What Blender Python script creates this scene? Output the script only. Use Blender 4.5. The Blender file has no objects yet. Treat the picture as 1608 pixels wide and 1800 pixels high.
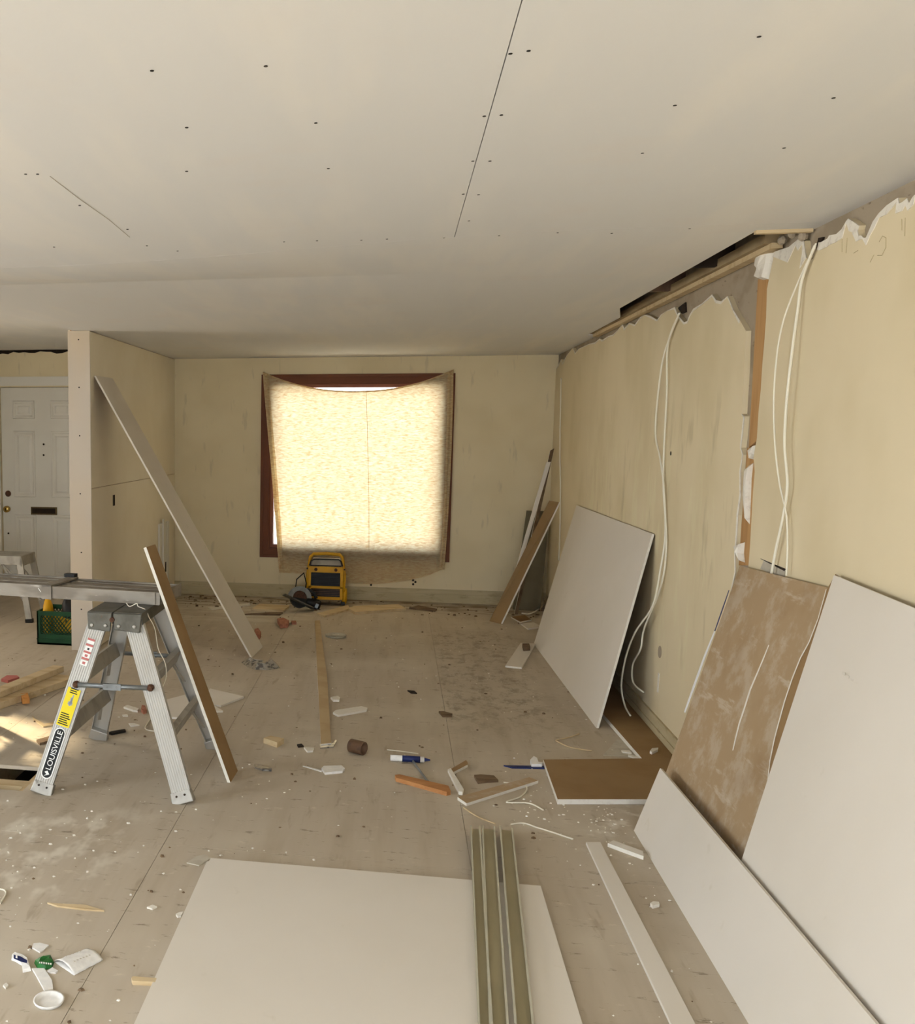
import bpy, bmesh, math, random
from mathutils import Vector, Matrix, noise as mnoise
random.seed(7)
sc = bpy.context.scene
COL = sc.collection

# ------------------------------------------------------------------ camera
F, YAW, PIT, ROL, CX, CY, CH = 1733.54, -0.1913, -0.1203, -0.0036, 360.9, 970.96, 1.6834
XR, D, XP, YP, XPL, H = 1.4687, 10.059, -2.2773, 7.1922, -2.449, 2.44
XL, YB = -4.75, -2.6                       # left wall, rear wall (out of view)
fw = Vector((math.sin(YAW)*math.cos(PIT), math.cos(YAW)*math.cos(PIT), math.sin(PIT)))
r0 = Vector((math.cos(YAW), -math.sin(YAW), 0)); d0 = fw.cross(r0)
RT = r0*math.cos(ROL) + d0*math.sin(ROL); DN = d0*math.cos(ROL) - r0*math.sin(ROL)
CAM = Vector((0, 0, CH))
cam = bpy.data.objects.new('camera', bpy.data.cameras.new('camera')); COL.objects.link(cam)
m = Matrix((RT, -DN, -fw)).transposed().to_4x4(); m.translation = CAM; cam.matrix_world = m
cam.data.sensor_fit = 'HORIZONTAL'; cam.data.sensor_width = 36; cam.data.lens = F/1608*36
cam.data.shift_x = (804-CX)/1608; cam.data.shift_y = (CY-900)/1608
cam.data.clip_start = 0.05; cam.data.clip_end = 300
sc.camera = cam
# ------------------------------------------------------------------ light
def S(r, g, b):
    f = lambda c: (c/255/12.92) if c/255 <= .04045 else ((c/255+.055)/1.055)**2.4
    return (f(r), f(g), f(b), 1)
sc.view_settings.view_transform = 'Standard'; sc.view_settings.look = 'None'
sc.view_settings.gamma = 1; sc.view_settings.use_curve_mapping = False
sc.view_settings.exposure = -0.04
sc.cycles.use_denoising = True
sc.cycles.max_bounces = 8; sc.cycles.diffuse_bounces = 4; sc.cycles.glossy_bounces = 2; sc.cycles.transparent_max_bounces = 4
sc.cycles.use_adaptive_sampling = True; sc.cycles.adaptive_threshold = 0.1; sc.cycles.adaptive_min_samples = 16; sc.cycles.caustics_reflective = False; sc.cycles.caustics_refractive = False
w = bpy.data.worlds.new('sky'); sc.world = w; w.use_nodes = True
wn = w.node_tree.nodes; wn['Background'].inputs[0].default_value = (0.86, 0.93, 1.0, 1)
wn['Background'].inputs[1].default_value = 5.4
SUN = Vector((-0.80, 0.45, 0.40)).normalized()
def light(name, kind, energy, color, loc=(0, 0, 0), direction=None, **k):
    L = bpy.data.lights.new(name, kind); L.energy = energy; L.color = color
    for a, b in k.items(): setattr(L, a, b)
    o = bpy.data.objects.new(name, L); COL.objects.link(o); o.location = loc
    if direction is not None: o.rotation_euler = Vector(direction).to_track_quat('-Z', 'Y').to_euler()
    return o
light('sun', 'SUN', 17.0, (1.0, 0.82, 0.54), direction=-SUN, angle=math.radians(3))
light('patio_door_daylight', 'AREA', 66, (0.76, 0.88, 1.0), (-0.9, YB-0.10, 1.15), (0, 1, -.2), shape='RECTANGLE', size=3.9, size_y=2.0, spread=math.radians(160))
light('left_window_daylight', 'AREA', 80, (0.84, 0.92, 1.0), (XL-0.12, 1.2, 1.35), (1, 0, -.5), shape='RECTANGLE', size=2.2, size_y=1.2, spread=math.radians(150))
light('hall_window_daylight', 'AREA', 34, (1.0, 0.90, 0.74), (XL-0.12, 6.45, 1.25), (1, 0, -.2), shape='RECTANGLE', size=0.9, size_y=0.7)

# ------------------------------------------------------------------ pixel -> place
def ray(p): return fw + RT*((p[0]-CX)/F) + DN*((p[1]-CY)/F)
def onz(p, z=0.0):
    d = ray(p); return CAM + d*((z-CH)/d.z)
def onx(p, x=XR):
    d = ray(p); return CAM + d*(x/d.x)
def ony(p, y=D):
    d = ray(p); return CAM + d*(y/d.y)
def onlean(p, xb, xt, zt):                 # plane x = xb + (xt-xb) z/zt
    d = ray(p); k = (xt-xb)/zt
    s = (xb + k*CH)/(d.x - k*d.z); return CAM + d*s

# ------------------------------------------------------------------ mesh helpers
class MB:
    def __init__(s): s.v = []; s.f = []; s.m = []
    def add(s, vs, fs, mi=0):
        n = len(s.v); s.v += [Vector(a) for a in vs]
        for k, f in enumerate(fs):
            s.f.append([n+i for i in f]); s.m.append(mi[k] if isinstance(mi, (list, tuple)) else mi)
        return s
    def hexa(s, b, t, mi=0):               # bottom loop, top loop of equal length
        n = len(b); fs = [list(range(n))[::-1], list(range(n, 2*n))]
        fs += [[i, (i+1) % n, n+(i+1) % n, n+i] for i in range(n)]
        return s.add(list(b)+list(t), fs, mi)
    def box(s, c, size, rz=0, mi=0, M=None):
        x, y, z = [a/2 for a in size]; c = Vector(c)
        R = M if M is not None else Matrix.Rotation(rz, 3, 'Z')
        P = lambda a, b, e: c + R @ Vector((a, b, e))
        return s.hexa([P(-x, -y, -z), P(x, -y, -z), P(x, y, -z), P(-x, y, -z)], [P(-x, -y, z), P(x, -y, z), P(x, y, z), P(-x, y, z)], mi)
    def bb(s, x0, x1, y0, y1, z0, z1, mi=0):
        return s.box(((x0+x1)/2, (y0+y1)/2, (z0+z1)/2), (x1-x0, y1-y0, z1-z0), 0, mi)
    def bar(s, a, b, wd, th, up=(0, 0, 1), mi=0):   # box along a-b, wd along side, th along up-ish
        a = Vector(a); b = Vector(b); u = (b-a).normalized(); sd = u.cross(Vector(up)).normalized(); n = sd.cross(u)
        q = [sd*wd/2+n*th/2, -sd*wd/2+n*th/2, -sd*wd/2-n*th/2, sd*wd/2-n*th/2]
        return s.hexa([a+k for k in q], [b+k for k in q], mi)
    def sweep(s, a, b, sec, sd, n, mi=0):
        a = Vector(a); b = Vector(b)
        return s.hexa([a+sd*p+n*q for p, q in sec], [b+sd*p+n*q for p, q in sec], mi)
    def tube(s, pts, r, seg=8, mi=0, cap=True):
        pts = [Vector(p) for p in pts]; n0 = len(s.v); prev = None
        for i, p in enumerate(pts):
            t = (pts[min(i+1, len(pts)-1)] - pts[max(i-1, 0)]).normalized()
            if prev is None:
                prev = t.cross(Vector((0, 0, 1)) if abs(t.z) < .9 else Vector((1, 0, 0))).normalized()
            prev = (prev - t*prev.dot(t)).normalized(); bn = t.cross(prev)
            rr = r[i] if isinstance(r, (list, tuple)) else r
            for k in range(seg):
                a = 2*math.pi*k/seg; s.v.append(p + prev*math.cos(a)*rr + bn*math.sin(a)*rr)
        for i in range(len(pts)-1):
            for k in range(seg):
                a = n0+i*seg+k; b = n0+i*seg+(k+1) % seg
                s.f.append([a, b, b+seg, a+seg]); s.m.append(mi)
        if cap:
            s.f.append([n0+k for k in range(seg)][::-1]); s.m.append(mi)
            e = n0+(len(pts)-1)*seg; s.f.append([e+k for k in range(seg)]); s.m.append(mi)
        return s
    def lathe(s, prof, c, ax=(0, 0, 1), seg=24, mi=0):
        c = Vector(c); ax = Vector(ax).normalized()
        e1 = ax.cross(Vector((0, 0, 1)) if abs(ax.z) < .9 else Vector((1, 0, 0))).normalized(); e2 = ax.cross(e1)
        n0 = len(s.v)
        for r, h in prof:
            for k in range(seg):
                a = 2*math.pi*k/seg; s.v.append(c + ax*h + e1*math.cos(a)*r + e2*math.sin(a)*r)
        for i in range(len(prof)-1):
            for k in range(seg):
                a = n0+i*seg+k; b = n0+i*seg+(k+1) % seg
                s.f.append([a, b, b+seg, a+seg]); s.m.append(mi)
        s.f.append([n0+k for k in range(seg)][::-1]); s.m.append(mi)
        e = n0+(len(prof)-1)*seg; s.f.append([e+k for k in range(seg)]); s.m.append(mi)
        return s
    def disc(s, c, r, h, ax=(0, 0, 1), seg=12, mi=0): return s.lathe([(r, 0), (r, h)], c, ax, seg, mi)
    def board(s, q, th, mis=(0, 1, 2)):    # quad/polygon front face; front, back, edge materials; thickness behind
        q = [Vector(a) for a in q]; n = Vector((0, 0, 0))
        for i in range(len(q)): n += (q[i]-q[0]).cross(q[(i+1) % len(q)]-q[0])
        n.normalize()
        if n.dot(CAM-q[0]) < 0: n = -n
        k = len(q); b = [a - n*th for a in q]
        fs = [list(range(k)), list(range(k, 2*k))] + [[i, (i+1) % k, k+(i+1) % k, k+i] for i in range(k)]
        return s.add(q+b, fs, [mis[0], mis[1]] + [mis[2]]*k)
    def grid(s, nu, nv, fn, mi=0):
        n = len(s.v)
        for j in range(nv+1):
            for i in range(nu+1): s.v.append(Vector(fn(i/nu, j/nv)))
        for j in range(nv):
            for i in range(nu):
                a = n+j*(nu+1)+i; s.f.append([a, a+1, a+nu+2, a+nu+1]); s.m.append(mi)
        return s
ORG = {}
def obj(name, mb, mats, parent=None, smooth=False, bevel=0, sol=0, loc=None):
    if not isinstance(mats, (list, tuple)): mats = [mats]
    if parent is not None: o0 = ORG[parent.name]
    elif loc is not None: o0 = Vector(loc)
    else:
        xs = [v.x for v in mb.v]; ys = [v.y for v in mb.v]; zs = [v.z for v in mb.v]
        o0 = Vector(((min(xs)+max(xs))/2, (min(ys)+max(ys))/2, min(zs)))
    me = bpy.data.meshes.new(name); me.from_pydata([v-o0 for v in mb.v], [], mb.f)
    for k in mats: me.materials.append(k)
    for p, mi in zip(me.polygons, mb.m): p.material_index = mi; p.use_smooth = smooth
    bm = bmesh.new(); bm.from_mesh(me); bmesh.ops.recalc_face_normals(bm, faces=bm.faces); bm.to_mesh(me); bm.free()
    o = bpy.data.objects.new(name, me); COL.objects.link(o)
    if parent is None: o.location = o0
    else: o.parent = parent
    ORG[o.name] = o0
    if bevel:
        b = o.modifiers.new('bevel', 'BEVEL'); b.width = bevel; b.segments = 2; b.limit_method = 'ANGLE'
    if sol:
        b = o.modifiers.new('solidify', 'SOLIDIFY'); b.thickness = sol; b.offset = 0
    return o
def thing(name, label, cat, loc=(0, 0, 0), group=None):
    o = bpy.data.objects.new(name, None); COL.objects.link(o); o.location = loc; o.empty_display_size = .1
    ORG[o.name] = Vector(loc); o['label'] = label; o['category'] = cat
    if group: o['group'] = group
    return o
def tag(o, label, cat, group=None, kind=None):
    o['label'] = label; o['category'] = cat
    if group: o['group'] = group
    if kind: o['kind'] = kind
    return o
def struct(o, label=None, cat=None):
    o['kind'] = 'structure'
    if label: o['label'] = label
    if cat: o['category'] = cat
    return o
def text_part(txt, size, mat, M, parent, name='lettering', ext=.0004, fit=None):
    c = bpy.data.curves.new('t', 'FONT'); c.body = txt; c.size = size; c.extrude = ext; c.align_x = 'CENTER'; c.align_y = 'CENTER'
    t = bpy.data.objects.new('t', c); COL.objects.link(t); bpy.context.view_layer.update()
    me = bpy.data.meshes.new_from_object(t.evaluated_get(bpy.context.evaluated_depsgraph_get()))
    bpy.data.objects.remove(t)
    if fit:
        xs = [v.co.x for v in me.vertices]; ys = [v.co.y for v in me.vertices]
        me.transform(Matrix.Diagonal((fit[0]/(max(xs)-min(xs)), fit[1]/(max(ys)-min(ys)), 1, 1)) @ Matrix.Translation((-(max(xs)+min(xs))/2, -(max(ys)+min(ys))/2, 0)))
    me.transform(M); me.transform(Matrix.Translation(-ORG[parent.name]))
    me.materials.clear(); me.materials.append(mat)
    o = bpy.data.objects.new(name, me); COL.objects.link(o); o.parent = parent; ORG[o.name] = ORG[parent.name]
    return o

# ------------------------------------------------------------------ materials
def mk(name, col, rough=.8, layers=(), bump=None, metal=0, spec=.3, coords='obj', trans=0):
    m = bpy.data.materials.new(name); m.use_nodes = True; nt = m.node_tree; N = nt.nodes; L = nt.links
    b = N['Principled BSDF']; b.inputs['Roughness'].default_value = rough; b.inputs['Metallic'].default_value = metal
    b.inputs['Specular IOR Level'].default_value = spec; b.inputs['Base Color'].default_value = col
    if coords == 'obj': src = N.new('ShaderNodeTexCoord').outputs['Object']
    else: src = N.new('ShaderNodeNewGeometry').outputs['Position']
    def noise(scale, detail=3, rgh=.6, dist=0):
        mp = N.new('ShaderNodeMapping'); L.new(src, mp.inputs[0])
        mp.inputs['Scale'].default_value = scale if isinstance(scale, tuple) else (scale,)*3
        n = N.new('ShaderNodeTexNoise'); n.inputs['Scale'].default_value = 1; n.inputs['Detail'].default_value = detail
        n.inputs['Roughness'].default_value = rgh; n.inputs['Distortion'].default_value = dist
        L.new(mp.outputs[0], n.inputs['Vector']); return n.outputs['Fac']
    def rng(sock, lo, hi, a=0., z=1.):
        r = N.new('ShaderNodeMapRange'); r.interpolation_type = 'SMOOTHSTEP'; L.new(sock, r.inputs[0])
        r.inputs[1].default_value = lo; r.inputs[2].default_value = hi; r.inputs[3].default_value = a; r.inputs[4].default_value = z
        return r.outputs[0]
    def mul(a, c):
        k = N.new('ShaderNodeMath'); k.operation = 'MULTIPLY'; L.new(a, k.inputs[0])
        if isinstance(c, (int, float)): k.inputs[1].default_value = c
        else: L.new(c, k.inputs[1])
        return k.outputs[0]
    cur = None
    for ly in layers:
        fac = rng(noise(ly['scale'], ly.get('detail', 3), ly.get('r', .6), ly.get('dist', 0)), ly.get('lo', .4), ly.get('hi', .65), 0, ly.get('amt', 1))
        if 'box' in ly:                    # limits in world/object axes: ((axis, start, full, full_end, end), ...)
            sp = N.new('ShaderNodeSeparateXYZ'); L.new(src, sp.inputs[0])
            for ax, a0, a1, a2, a3 in ly['box']:
                fac = mul(fac, rng(sp.outputs[ax], a0, a1)); fac = mul(fac, rng(sp.outputs[ax], a2, a3, 1., 0.))
        mx = N.new('ShaderNodeMix'); mx.data_type = 'RGBA'; L.new(fac, mx.inputs[0])
        if cur is None: mx.inputs[6].default_value = col
        else: L.new(cur, mx.inputs[6])
        mx.inputs[7].default_value = ly['col']; cur = mx.outputs[2]
    if cur is not None: L.new(cur, b.inputs['Base Color'])
    if bump:
        bp = N.new('ShaderNodeBump'); bp.inputs['Strength'].default_value = bump[1]; bp.inputs['Distance'].default_value = bump[2] if len(bump) > 2 else .002
        L.new(noise(bump[0]), bp.inputs['Height']); L.new(bp.outputs[0], b.inputs['Normal'])
    return m
M = {}
M['floor'] = mk('plywood_subfloor', S(190, 177, 158), .85, coords='world', layers=[
    dict(col=S(170, 155, 134), scale=(9, .9, 5), lo=.42, hi=.72, amt=.55),
    dict(col=S(204, 193, 174), scale=(1.3, 1.3, 1), lo=.45, hi=.7, amt=.6),
    dict(col=S(140, 120, 96), scale=(16, 3, 5), lo=.60, hi=.75, amt=.4),
    dict(col=S(104, 88, 68), scale=(8, 26, 10), detail=6, r=.75, lo=.585, hi=.68, amt=.65),
    dict(col=S(214, 202, 182), scale=(7, 12, 10), detail=6, r=.75, lo=.60, hi=.70, amt=.55),
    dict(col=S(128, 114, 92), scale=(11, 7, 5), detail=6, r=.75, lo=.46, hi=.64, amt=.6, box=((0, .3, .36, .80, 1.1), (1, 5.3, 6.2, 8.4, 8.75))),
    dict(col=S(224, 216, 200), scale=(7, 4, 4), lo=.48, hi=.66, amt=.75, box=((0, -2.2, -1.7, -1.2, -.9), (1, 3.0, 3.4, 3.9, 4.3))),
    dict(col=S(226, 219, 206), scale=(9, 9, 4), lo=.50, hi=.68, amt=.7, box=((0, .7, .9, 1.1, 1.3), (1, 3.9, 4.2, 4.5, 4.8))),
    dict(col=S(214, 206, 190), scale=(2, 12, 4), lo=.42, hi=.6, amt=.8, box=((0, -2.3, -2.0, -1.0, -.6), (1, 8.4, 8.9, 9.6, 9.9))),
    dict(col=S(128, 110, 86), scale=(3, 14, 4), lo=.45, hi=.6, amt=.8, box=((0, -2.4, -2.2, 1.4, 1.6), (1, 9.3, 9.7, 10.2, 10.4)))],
    bump=((14, 6, 5), .25))
M['ceil'] = mk('ceiling_drywall', S(222, 221, 220), .9, coords='world', layers=[
    dict(col=S(232, 228, 222), scale=(3, .5, 1), lo=.45, hi=.65, amt=.6), dict(col=S(224, 214, 206), scale=2.2, lo=.55, hi=.75, amt=.25)], bump=(60, .08))
M['wallY'] = mk('yellow_plaster', S(226, 211, 178), .6, coords='world', spec=.35, layers=[
    dict(col=S(206, 190, 150), scale=(2, 1.6, 1.1), lo=.42, hi=.7, amt=.5),
    dict(col=S(232, 224, 188), scale=(3, 7, 2.2), lo=.50, hi=.66, amt=.4, box=((2, .2, .7, 1.5, 1.8), (1, 4.6, 5.2, 8.4, 9))),
    dict(col=S(176, 160, 122), scale=(3, 9, 2.2), lo=.58, hi=.72, amt=.4, box=((2, .3, .8, 1.7, 2.0), (1, 4.3, 5.0, 7.6, 8.6)))], bump=(25, .12))
M['wallB'] = mk('beige_back_wall', S(228, 213, 178), .8, coords='world', layers=[
    dict(col=S(214, 197, 158), scale=1.1, lo=.4, hi=.7, amt=.6), dict(col=S(176, 164, 140), scale=(14, 3, 3), lo=.6, hi=.72, amt=.3)], bump=(40, .1))
M['wallP'] = mk('partition_drywall', S(240, 231, 210), .85, coords='world', layers=[dict(col=S(232, 221, 196), scale=1.4, lo=.4, hi=.65, amt=.6)])
M['pillar'] = mk('pillar_end_drywall', S(202, 193, 182), .85, coords='world', layers=[dict(col=S(212, 190, 156), scale=(1, 1, .8), lo=.35, hi=.65, amt=.5)])
M['plain'] = mk('plain_wall', S(212, 204, 188), .9, coords='world', layers=[dict(col=S(200, 190, 172), scale=1, amt=.5)])
M['lath'] = mk('grey_rock_lath', S(168, 154, 134), .95, coords='world', layers=[
    dict(col=S(146, 131, 110), scale=(4, 4, 6), lo=.45, hi=.65, amt=.7), dict(col=S(88, 72, 58), scale=(30, 18, 40), lo=.64, hi=.74, amt=.7)], bump=(30, .3, .004))
M['white_plaster'] = mk('broken_plaster', S(232, 226, 214), .9, layers=[dict(col=S(200, 190, 176), scale=30, lo=.5, hi=.7, amt=.6)], bump=(60, .5, .004))
M['strip'] = mk('bare_baseboard_strip', S(188, 173, 138), .9, coords='world', layers=[
    dict(col=S(200, 186, 152), scale=(3, 3, 16), lo=.45, hi=.65, amt=.6), dict(col=S(150, 132, 98), scale=(7, 7, 24), lo=.55, hi=.72, amt=.5)], bump=(30, .3))
M['paper'] = mk('drywall_face_paper', S(221, 213, 201), .85, layers=[dict(col=S(214, 205, 190), scale=1.2, lo=.4, hi=.7, amt=.5), dict(col=S(200, 190, 170), scale=9, lo=.66, hi=.78, amt=.35)])
M['gyps'] = mk('gypsum_core', S(228, 222, 210), .95, layers=[dict(col=S(214, 206, 192), scale=50, lo=.5, hi=.7, amt=.5)])
M['brown'] = mk('drywall_back_paper', S(150, 121, 84), .9, layers=[dict(col=S(134, 102, 64), scale=4, lo=.4, hi=.7, amt=.5)])
M['brownD'] = mk('dusty_drywall_back', S(172, 147, 114), .9, layers=[
    dict(col=S(188, 171, 148), scale=(5, 7, 7), detail=6, r=.7, lo=.46, hi=.62, amt=.75), dict(col=S(202, 188, 168), scale=(4, 2.2, 14), detail=5, r=.7, lo=.57, hi=.66, amt=.6),
    dict(col=S(148, 118, 82), scale=3, lo=.52, hi=.75, amt=.5)])
M['brownP'] = mk('faded_drywall_back', S(190, 166, 128), .9, layers=[dict(col=S(170, 144, 106), scale=4, amt=.5)])
M['wood'] = mk('mahogany_trim', S(106, 60, 34), .6, spec=.3, layers=[dict(col=S(124, 70, 42), scale=(3, 12, 3), lo=.45, hi=.7, amt=.5)])
M['sash'] = mk('sash_wood', S(140, 80, 52), .5, layers=[dict(col=S(112, 62, 40), scale=(4, 10, 4), amt=.5)])
M['stud'] = mk('old_stud_wood', S(190, 148, 98), .8, layers=[dict(col=S(158, 116, 72), scale=(14, 14, 1.2), lo=.42, hi=.65, amt=.7)], bump=((30, 30, 2), .2))
M['lumber'] = mk('pale_lumber', S(208, 186, 148), .8, layers=[dict(col=S(184, 156, 114), scale=(3, 18, 18), lo=.45, hi=.68, amt=.6), dict(col=S(96, 70, 46), scale=(9, 9, 9), lo=.72, hi=.78, amt=.7)], bump=((3, 30, 30), .2))
M['lumberO'] = mk('orange_lumber_end', S(214, 150, 80), .8, layers=[dict(col=S(180, 116, 56), scale=14, amt=.5)])
M['oldwood'] = mk('grey_brown_wood', S(122, 100, 76), .85, layers=[dict(col=S(86, 66, 48), scale=(4, 16, 10), amt=.7)])
M['plate'] = mk('grey_top_plate', S(164, 144, 110), .85, layers=[dict(col=S(130, 108, 80), scale=(10, 3, 10), amt=.6)])
M['white'] = mk('white_door_paint', S(226, 222, 212), .45, spec=.4, layers=[dict(col=S(214, 208, 196), scale=1.2, amt=.5)])
M['alu'] = mk('worn_aluminium', S(176, 172, 164), .45, metal=.55, layers=[dict(col=S(134, 128, 118), scale=(7, 7, 4), lo=.45, hi=.68, amt=.6), dict(col=S(92, 84, 74), scale=(20, 20, 9), lo=.64, hi=.74, amt=.6)])
M['aluD'] = mk('weathered_plank_aluminium', S(150, 142, 130), .5, metal=.4, layers=[dict(col=S(112, 102, 90), scale=(3, 9, 9), lo=.42, hi=.62, amt=.7), dict(col=S(180, 174, 164), scale=(14, 14, 30), lo=.6, hi=.7, amt=.5)])
M['aluW'] = mk('ribbed_leg_aluminium', S(184, 181, 174), .4, metal=.45, layers=[dict(col=S(168, 162, 152), scale=(8, 8, 3), lo=.5, hi=.7, amt=.5)])
M['steel'] = mk('grey_hinge_steel', S(104, 102, 94), .5, metal=.6, layers=[dict(col=S(74, 70, 62), scale=12, amt=.6), dict(col=S(110, 74, 50), scale=26, lo=.66, hi=.74, amt=.7)])
M['galv'] = mk('olive_galvanised', S(180, 170, 138), .36, metal=.25, spec=.6, layers=[dict(col=S(160, 150, 118), scale=(12, 2, 12), amt=.5)])
M['glint'] = mk('galvanised_edge_glint', S(226, 224, 206), .25, metal=.5, spec=.7)  # brighter copy of the channel metal, painting the glint on the lips
M['rust'] = mk('rusty_bolt', S(92, 62, 44), .8, layers=[dict(col=S(60, 42, 32), scale=60, amt=.6)])
M['black'] = mk('black_plastic', S(26, 24, 22), .5, layers=[dict(col=S(40, 36, 32), scale=9, amt=.5)])
M['dark'] = mk('dark_cavity', S(34, 26, 20), .95, layers=[dict(col=S(54, 40, 28), scale=6, amt=.5)])
M['blk'] = mk('sticker_black', S(20, 20, 20), .5)
M['wht'] = mk('sticker_white', S(240, 240, 236), .5)
M['yel'] = mk('sticker_yellow', S(236, 214, 30), .5)
M['red'] = mk('sticker_red', S(190, 110, 104), .5)
M['yellow'] = mk('yellow_tool_plastic', S(214, 160, 22), .45, layers=[dict(col=S(180, 128, 14), scale=8, amt=.4)])
M['green'] = mk('green_crate_plastic', S(20, 66, 36), .5, layers=[dict(col=S(14, 46, 26), scale=10, amt=.5)])
M['pipe'] = mk('grey_spreader_steel', S(142, 146, 148), .4, metal=.6, layers=[dict(col=S(110, 112, 112), scale=12, amt=.5)])
M['cable'] = mk('white_cable_jacket', S(234, 228, 210), .5)
M['cloth_white'] = mk('white_wrapper', S(236, 233, 228), .6, layers=[dict(col=S(214, 212, 210), scale=40, amt=.4)])
M['blue'] = mk('navy_print', S(30, 42, 92), .5)
M['greenw'] = mk('green_wrapper', S(44, 112, 52), .35, layers=[dict(col=S(28, 80, 36), scale=40, amt=.5)])
M['tubeb'] = mk('brown_pipe', S(104, 78, 58), .6, layers=[dict(col=S(74, 54, 42), scale=20, amt=.6)])
M['orange'] = mk('orange_wood', S(188, 134, 84), .7, layers=[dict(col=S(164, 108, 62), scale=(8, 30, 30), amt=.6)])
M['foil'] = mk('foil', S(196, 194, 190), .25, metal=.8, layers=[dict(col=S(60, 58, 70), scale=30, lo=.5, hi=.6, amt=.7)])
M['pink'] = mk('pink_plaster_chunk', S(182, 124, 100), .9, layers=[dict(col=S(140, 88, 70), scale=30, amt=.6)])
M['brass'] = mk('brass', S(200, 168, 96), .25, metal=.9)
M['slotb'] = mk('aged_brass', S(92, 78, 52), .45, metal=.6)
M['tape'] = mk('blue_white_end_tape', S(230, 230, 232), .5, layers=[dict(col=S(86, 92, 150), scale=(2, 2, 5), lo=.58, hi=.62, amt=.8)])
M['ext'] = mk('pale_bounce_ground', S(242, 238, 230), .9, coords='world', layers=[dict(col=S(222, 217, 208), scale=.8, amt=.5)])  # whitened so that more sun bounces towards the ceiling
M['clear'] = mk('clear_plastic', S(214, 208, 190), .3)
M['clear'].node_tree.nodes['Principled BSDF'].inputs['Alpha'].default_value = .35
M['sheetgrey'] = mk('grey_paper_sheet', S(196, 188, 172), .8, layers=[dict(col=S(168, 158, 140), scale=14, amt=.5)])
M['shade'] = mk('shadow_grey_board', S(112, 102, 80), .9, layers=[dict(col=S(92, 82, 62), scale=3, amt=.5)])  # board grey darkened, the corner's shadow put into its colour
M['pencil2'] = mk('joint_seam_line', S(176, 168, 156), .9)  # grey for the shallow crack along the ceiling seam
M['pencil'] = mk('pencil_mark', S(178, 162, 124), .9)
# curtain cloth and glass
def cloth_mat():
    m = bpy.data.materials.new('cream_drop_cloth'); m.use_nodes = True; nt = m.node_tree; N = nt.nodes; L = nt.links
    for n in list(N): N.remove(n)
    out = N.new('ShaderNodeOutputMaterial'); geo = N.new('ShaderNodeNewGeometry')
    def nz(scale, lo, hi):
        mp = N.new('ShaderNodeMapping'); mp.inputs['Scale'].default_value = scale; L.new(geo.outputs['Position'], mp.inputs[0])
        n = N.new('ShaderNodeTexNoise'); n.inputs['Scale'].default_value = 1; n.inputs['Detail'].default_value = 3; n.inputs['Distortion'].default_value = .6; L.new(mp.outputs[0], n.inputs['Vector'])
        r = N.new('ShaderNodeMapRange'); r.inputs[1].default_value = lo; r.inputs[2].default_value = hi; L.new(n.outputs['Fac'], r.inputs[0]); return n.outputs['Fac'], r.outputs[0]
    h, a = nz((20, 20, 80), .30, .66); h2, b = nz((3, 3, 2), .3, .7)
    mx = N.new('ShaderNodeMix'); mx.data_type = 'RGBA'; mx.inputs[6].default_value = S(208, 164, 92); mx.inputs[7].default_value = S(253, 240, 204); L.new(a, mx.inputs[0])
    mx2 = N.new('ShaderNodeMix'); mx2.data_type = 'RGBA'; mx2.inputs[0].default_value = .12; L.new(mx.outputs[2], mx2.inputs[6]); mx2.inputs[7].default_value = S(252, 244, 220)
    df = N.new('ShaderNodeBsdfDiffuse'); df.inputs[0].default_value = S(240, 226, 190)
    tr = N.new('ShaderNodeBsdfTranslucent'); L.new(mx2.outputs[2], tr.inputs[0])
    ms = N.new('ShaderNodeMixShader'); ms.inputs[0].default_value = .66; L.new(df.outputs[0], ms.inputs[1]); L.new(tr.outputs[0], ms.inputs[2])
    bp = N.new('ShaderNodeBump'); bp.inputs['Strength'].default_value = .5; bp.inputs['Distance'].default_value = .006; L.new(h, bp.inputs['Height']); L.new(bp.outputs[0], df.inputs['Normal'])
    L.new(ms.outputs[0], out.inputs[0]); return m
M['curtain'] = cloth_mat()
def glass_mat():
    m = bpy.data.materials.new('window_glass'); m.use_nodes = True; nt = m.node_tree; N = nt.nodes; L = nt.links
    for n in list(N): N.remove(n)
    out = N.new('ShaderNodeOutputMaterial'); t = N.new('ShaderNodeBsdfTransparent'); g = N.new('ShaderNodeBsdfGlossy'); g.inputs['Roughness'].default_value = .02
    f = N.new('ShaderNodeFresnel'); f.inputs[0].default_value = 1.45; x = N.new('ShaderNodeMixShader')
    L.new(f.outputs[0], x.inputs[0]); L.new(t.outputs[0], x.inputs[1]); L.new(g.outputs[0], x.inputs[2]); L.new(x.outputs[0], out.inputs[0]); return m
M['glass'] = glass_mat()

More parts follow.
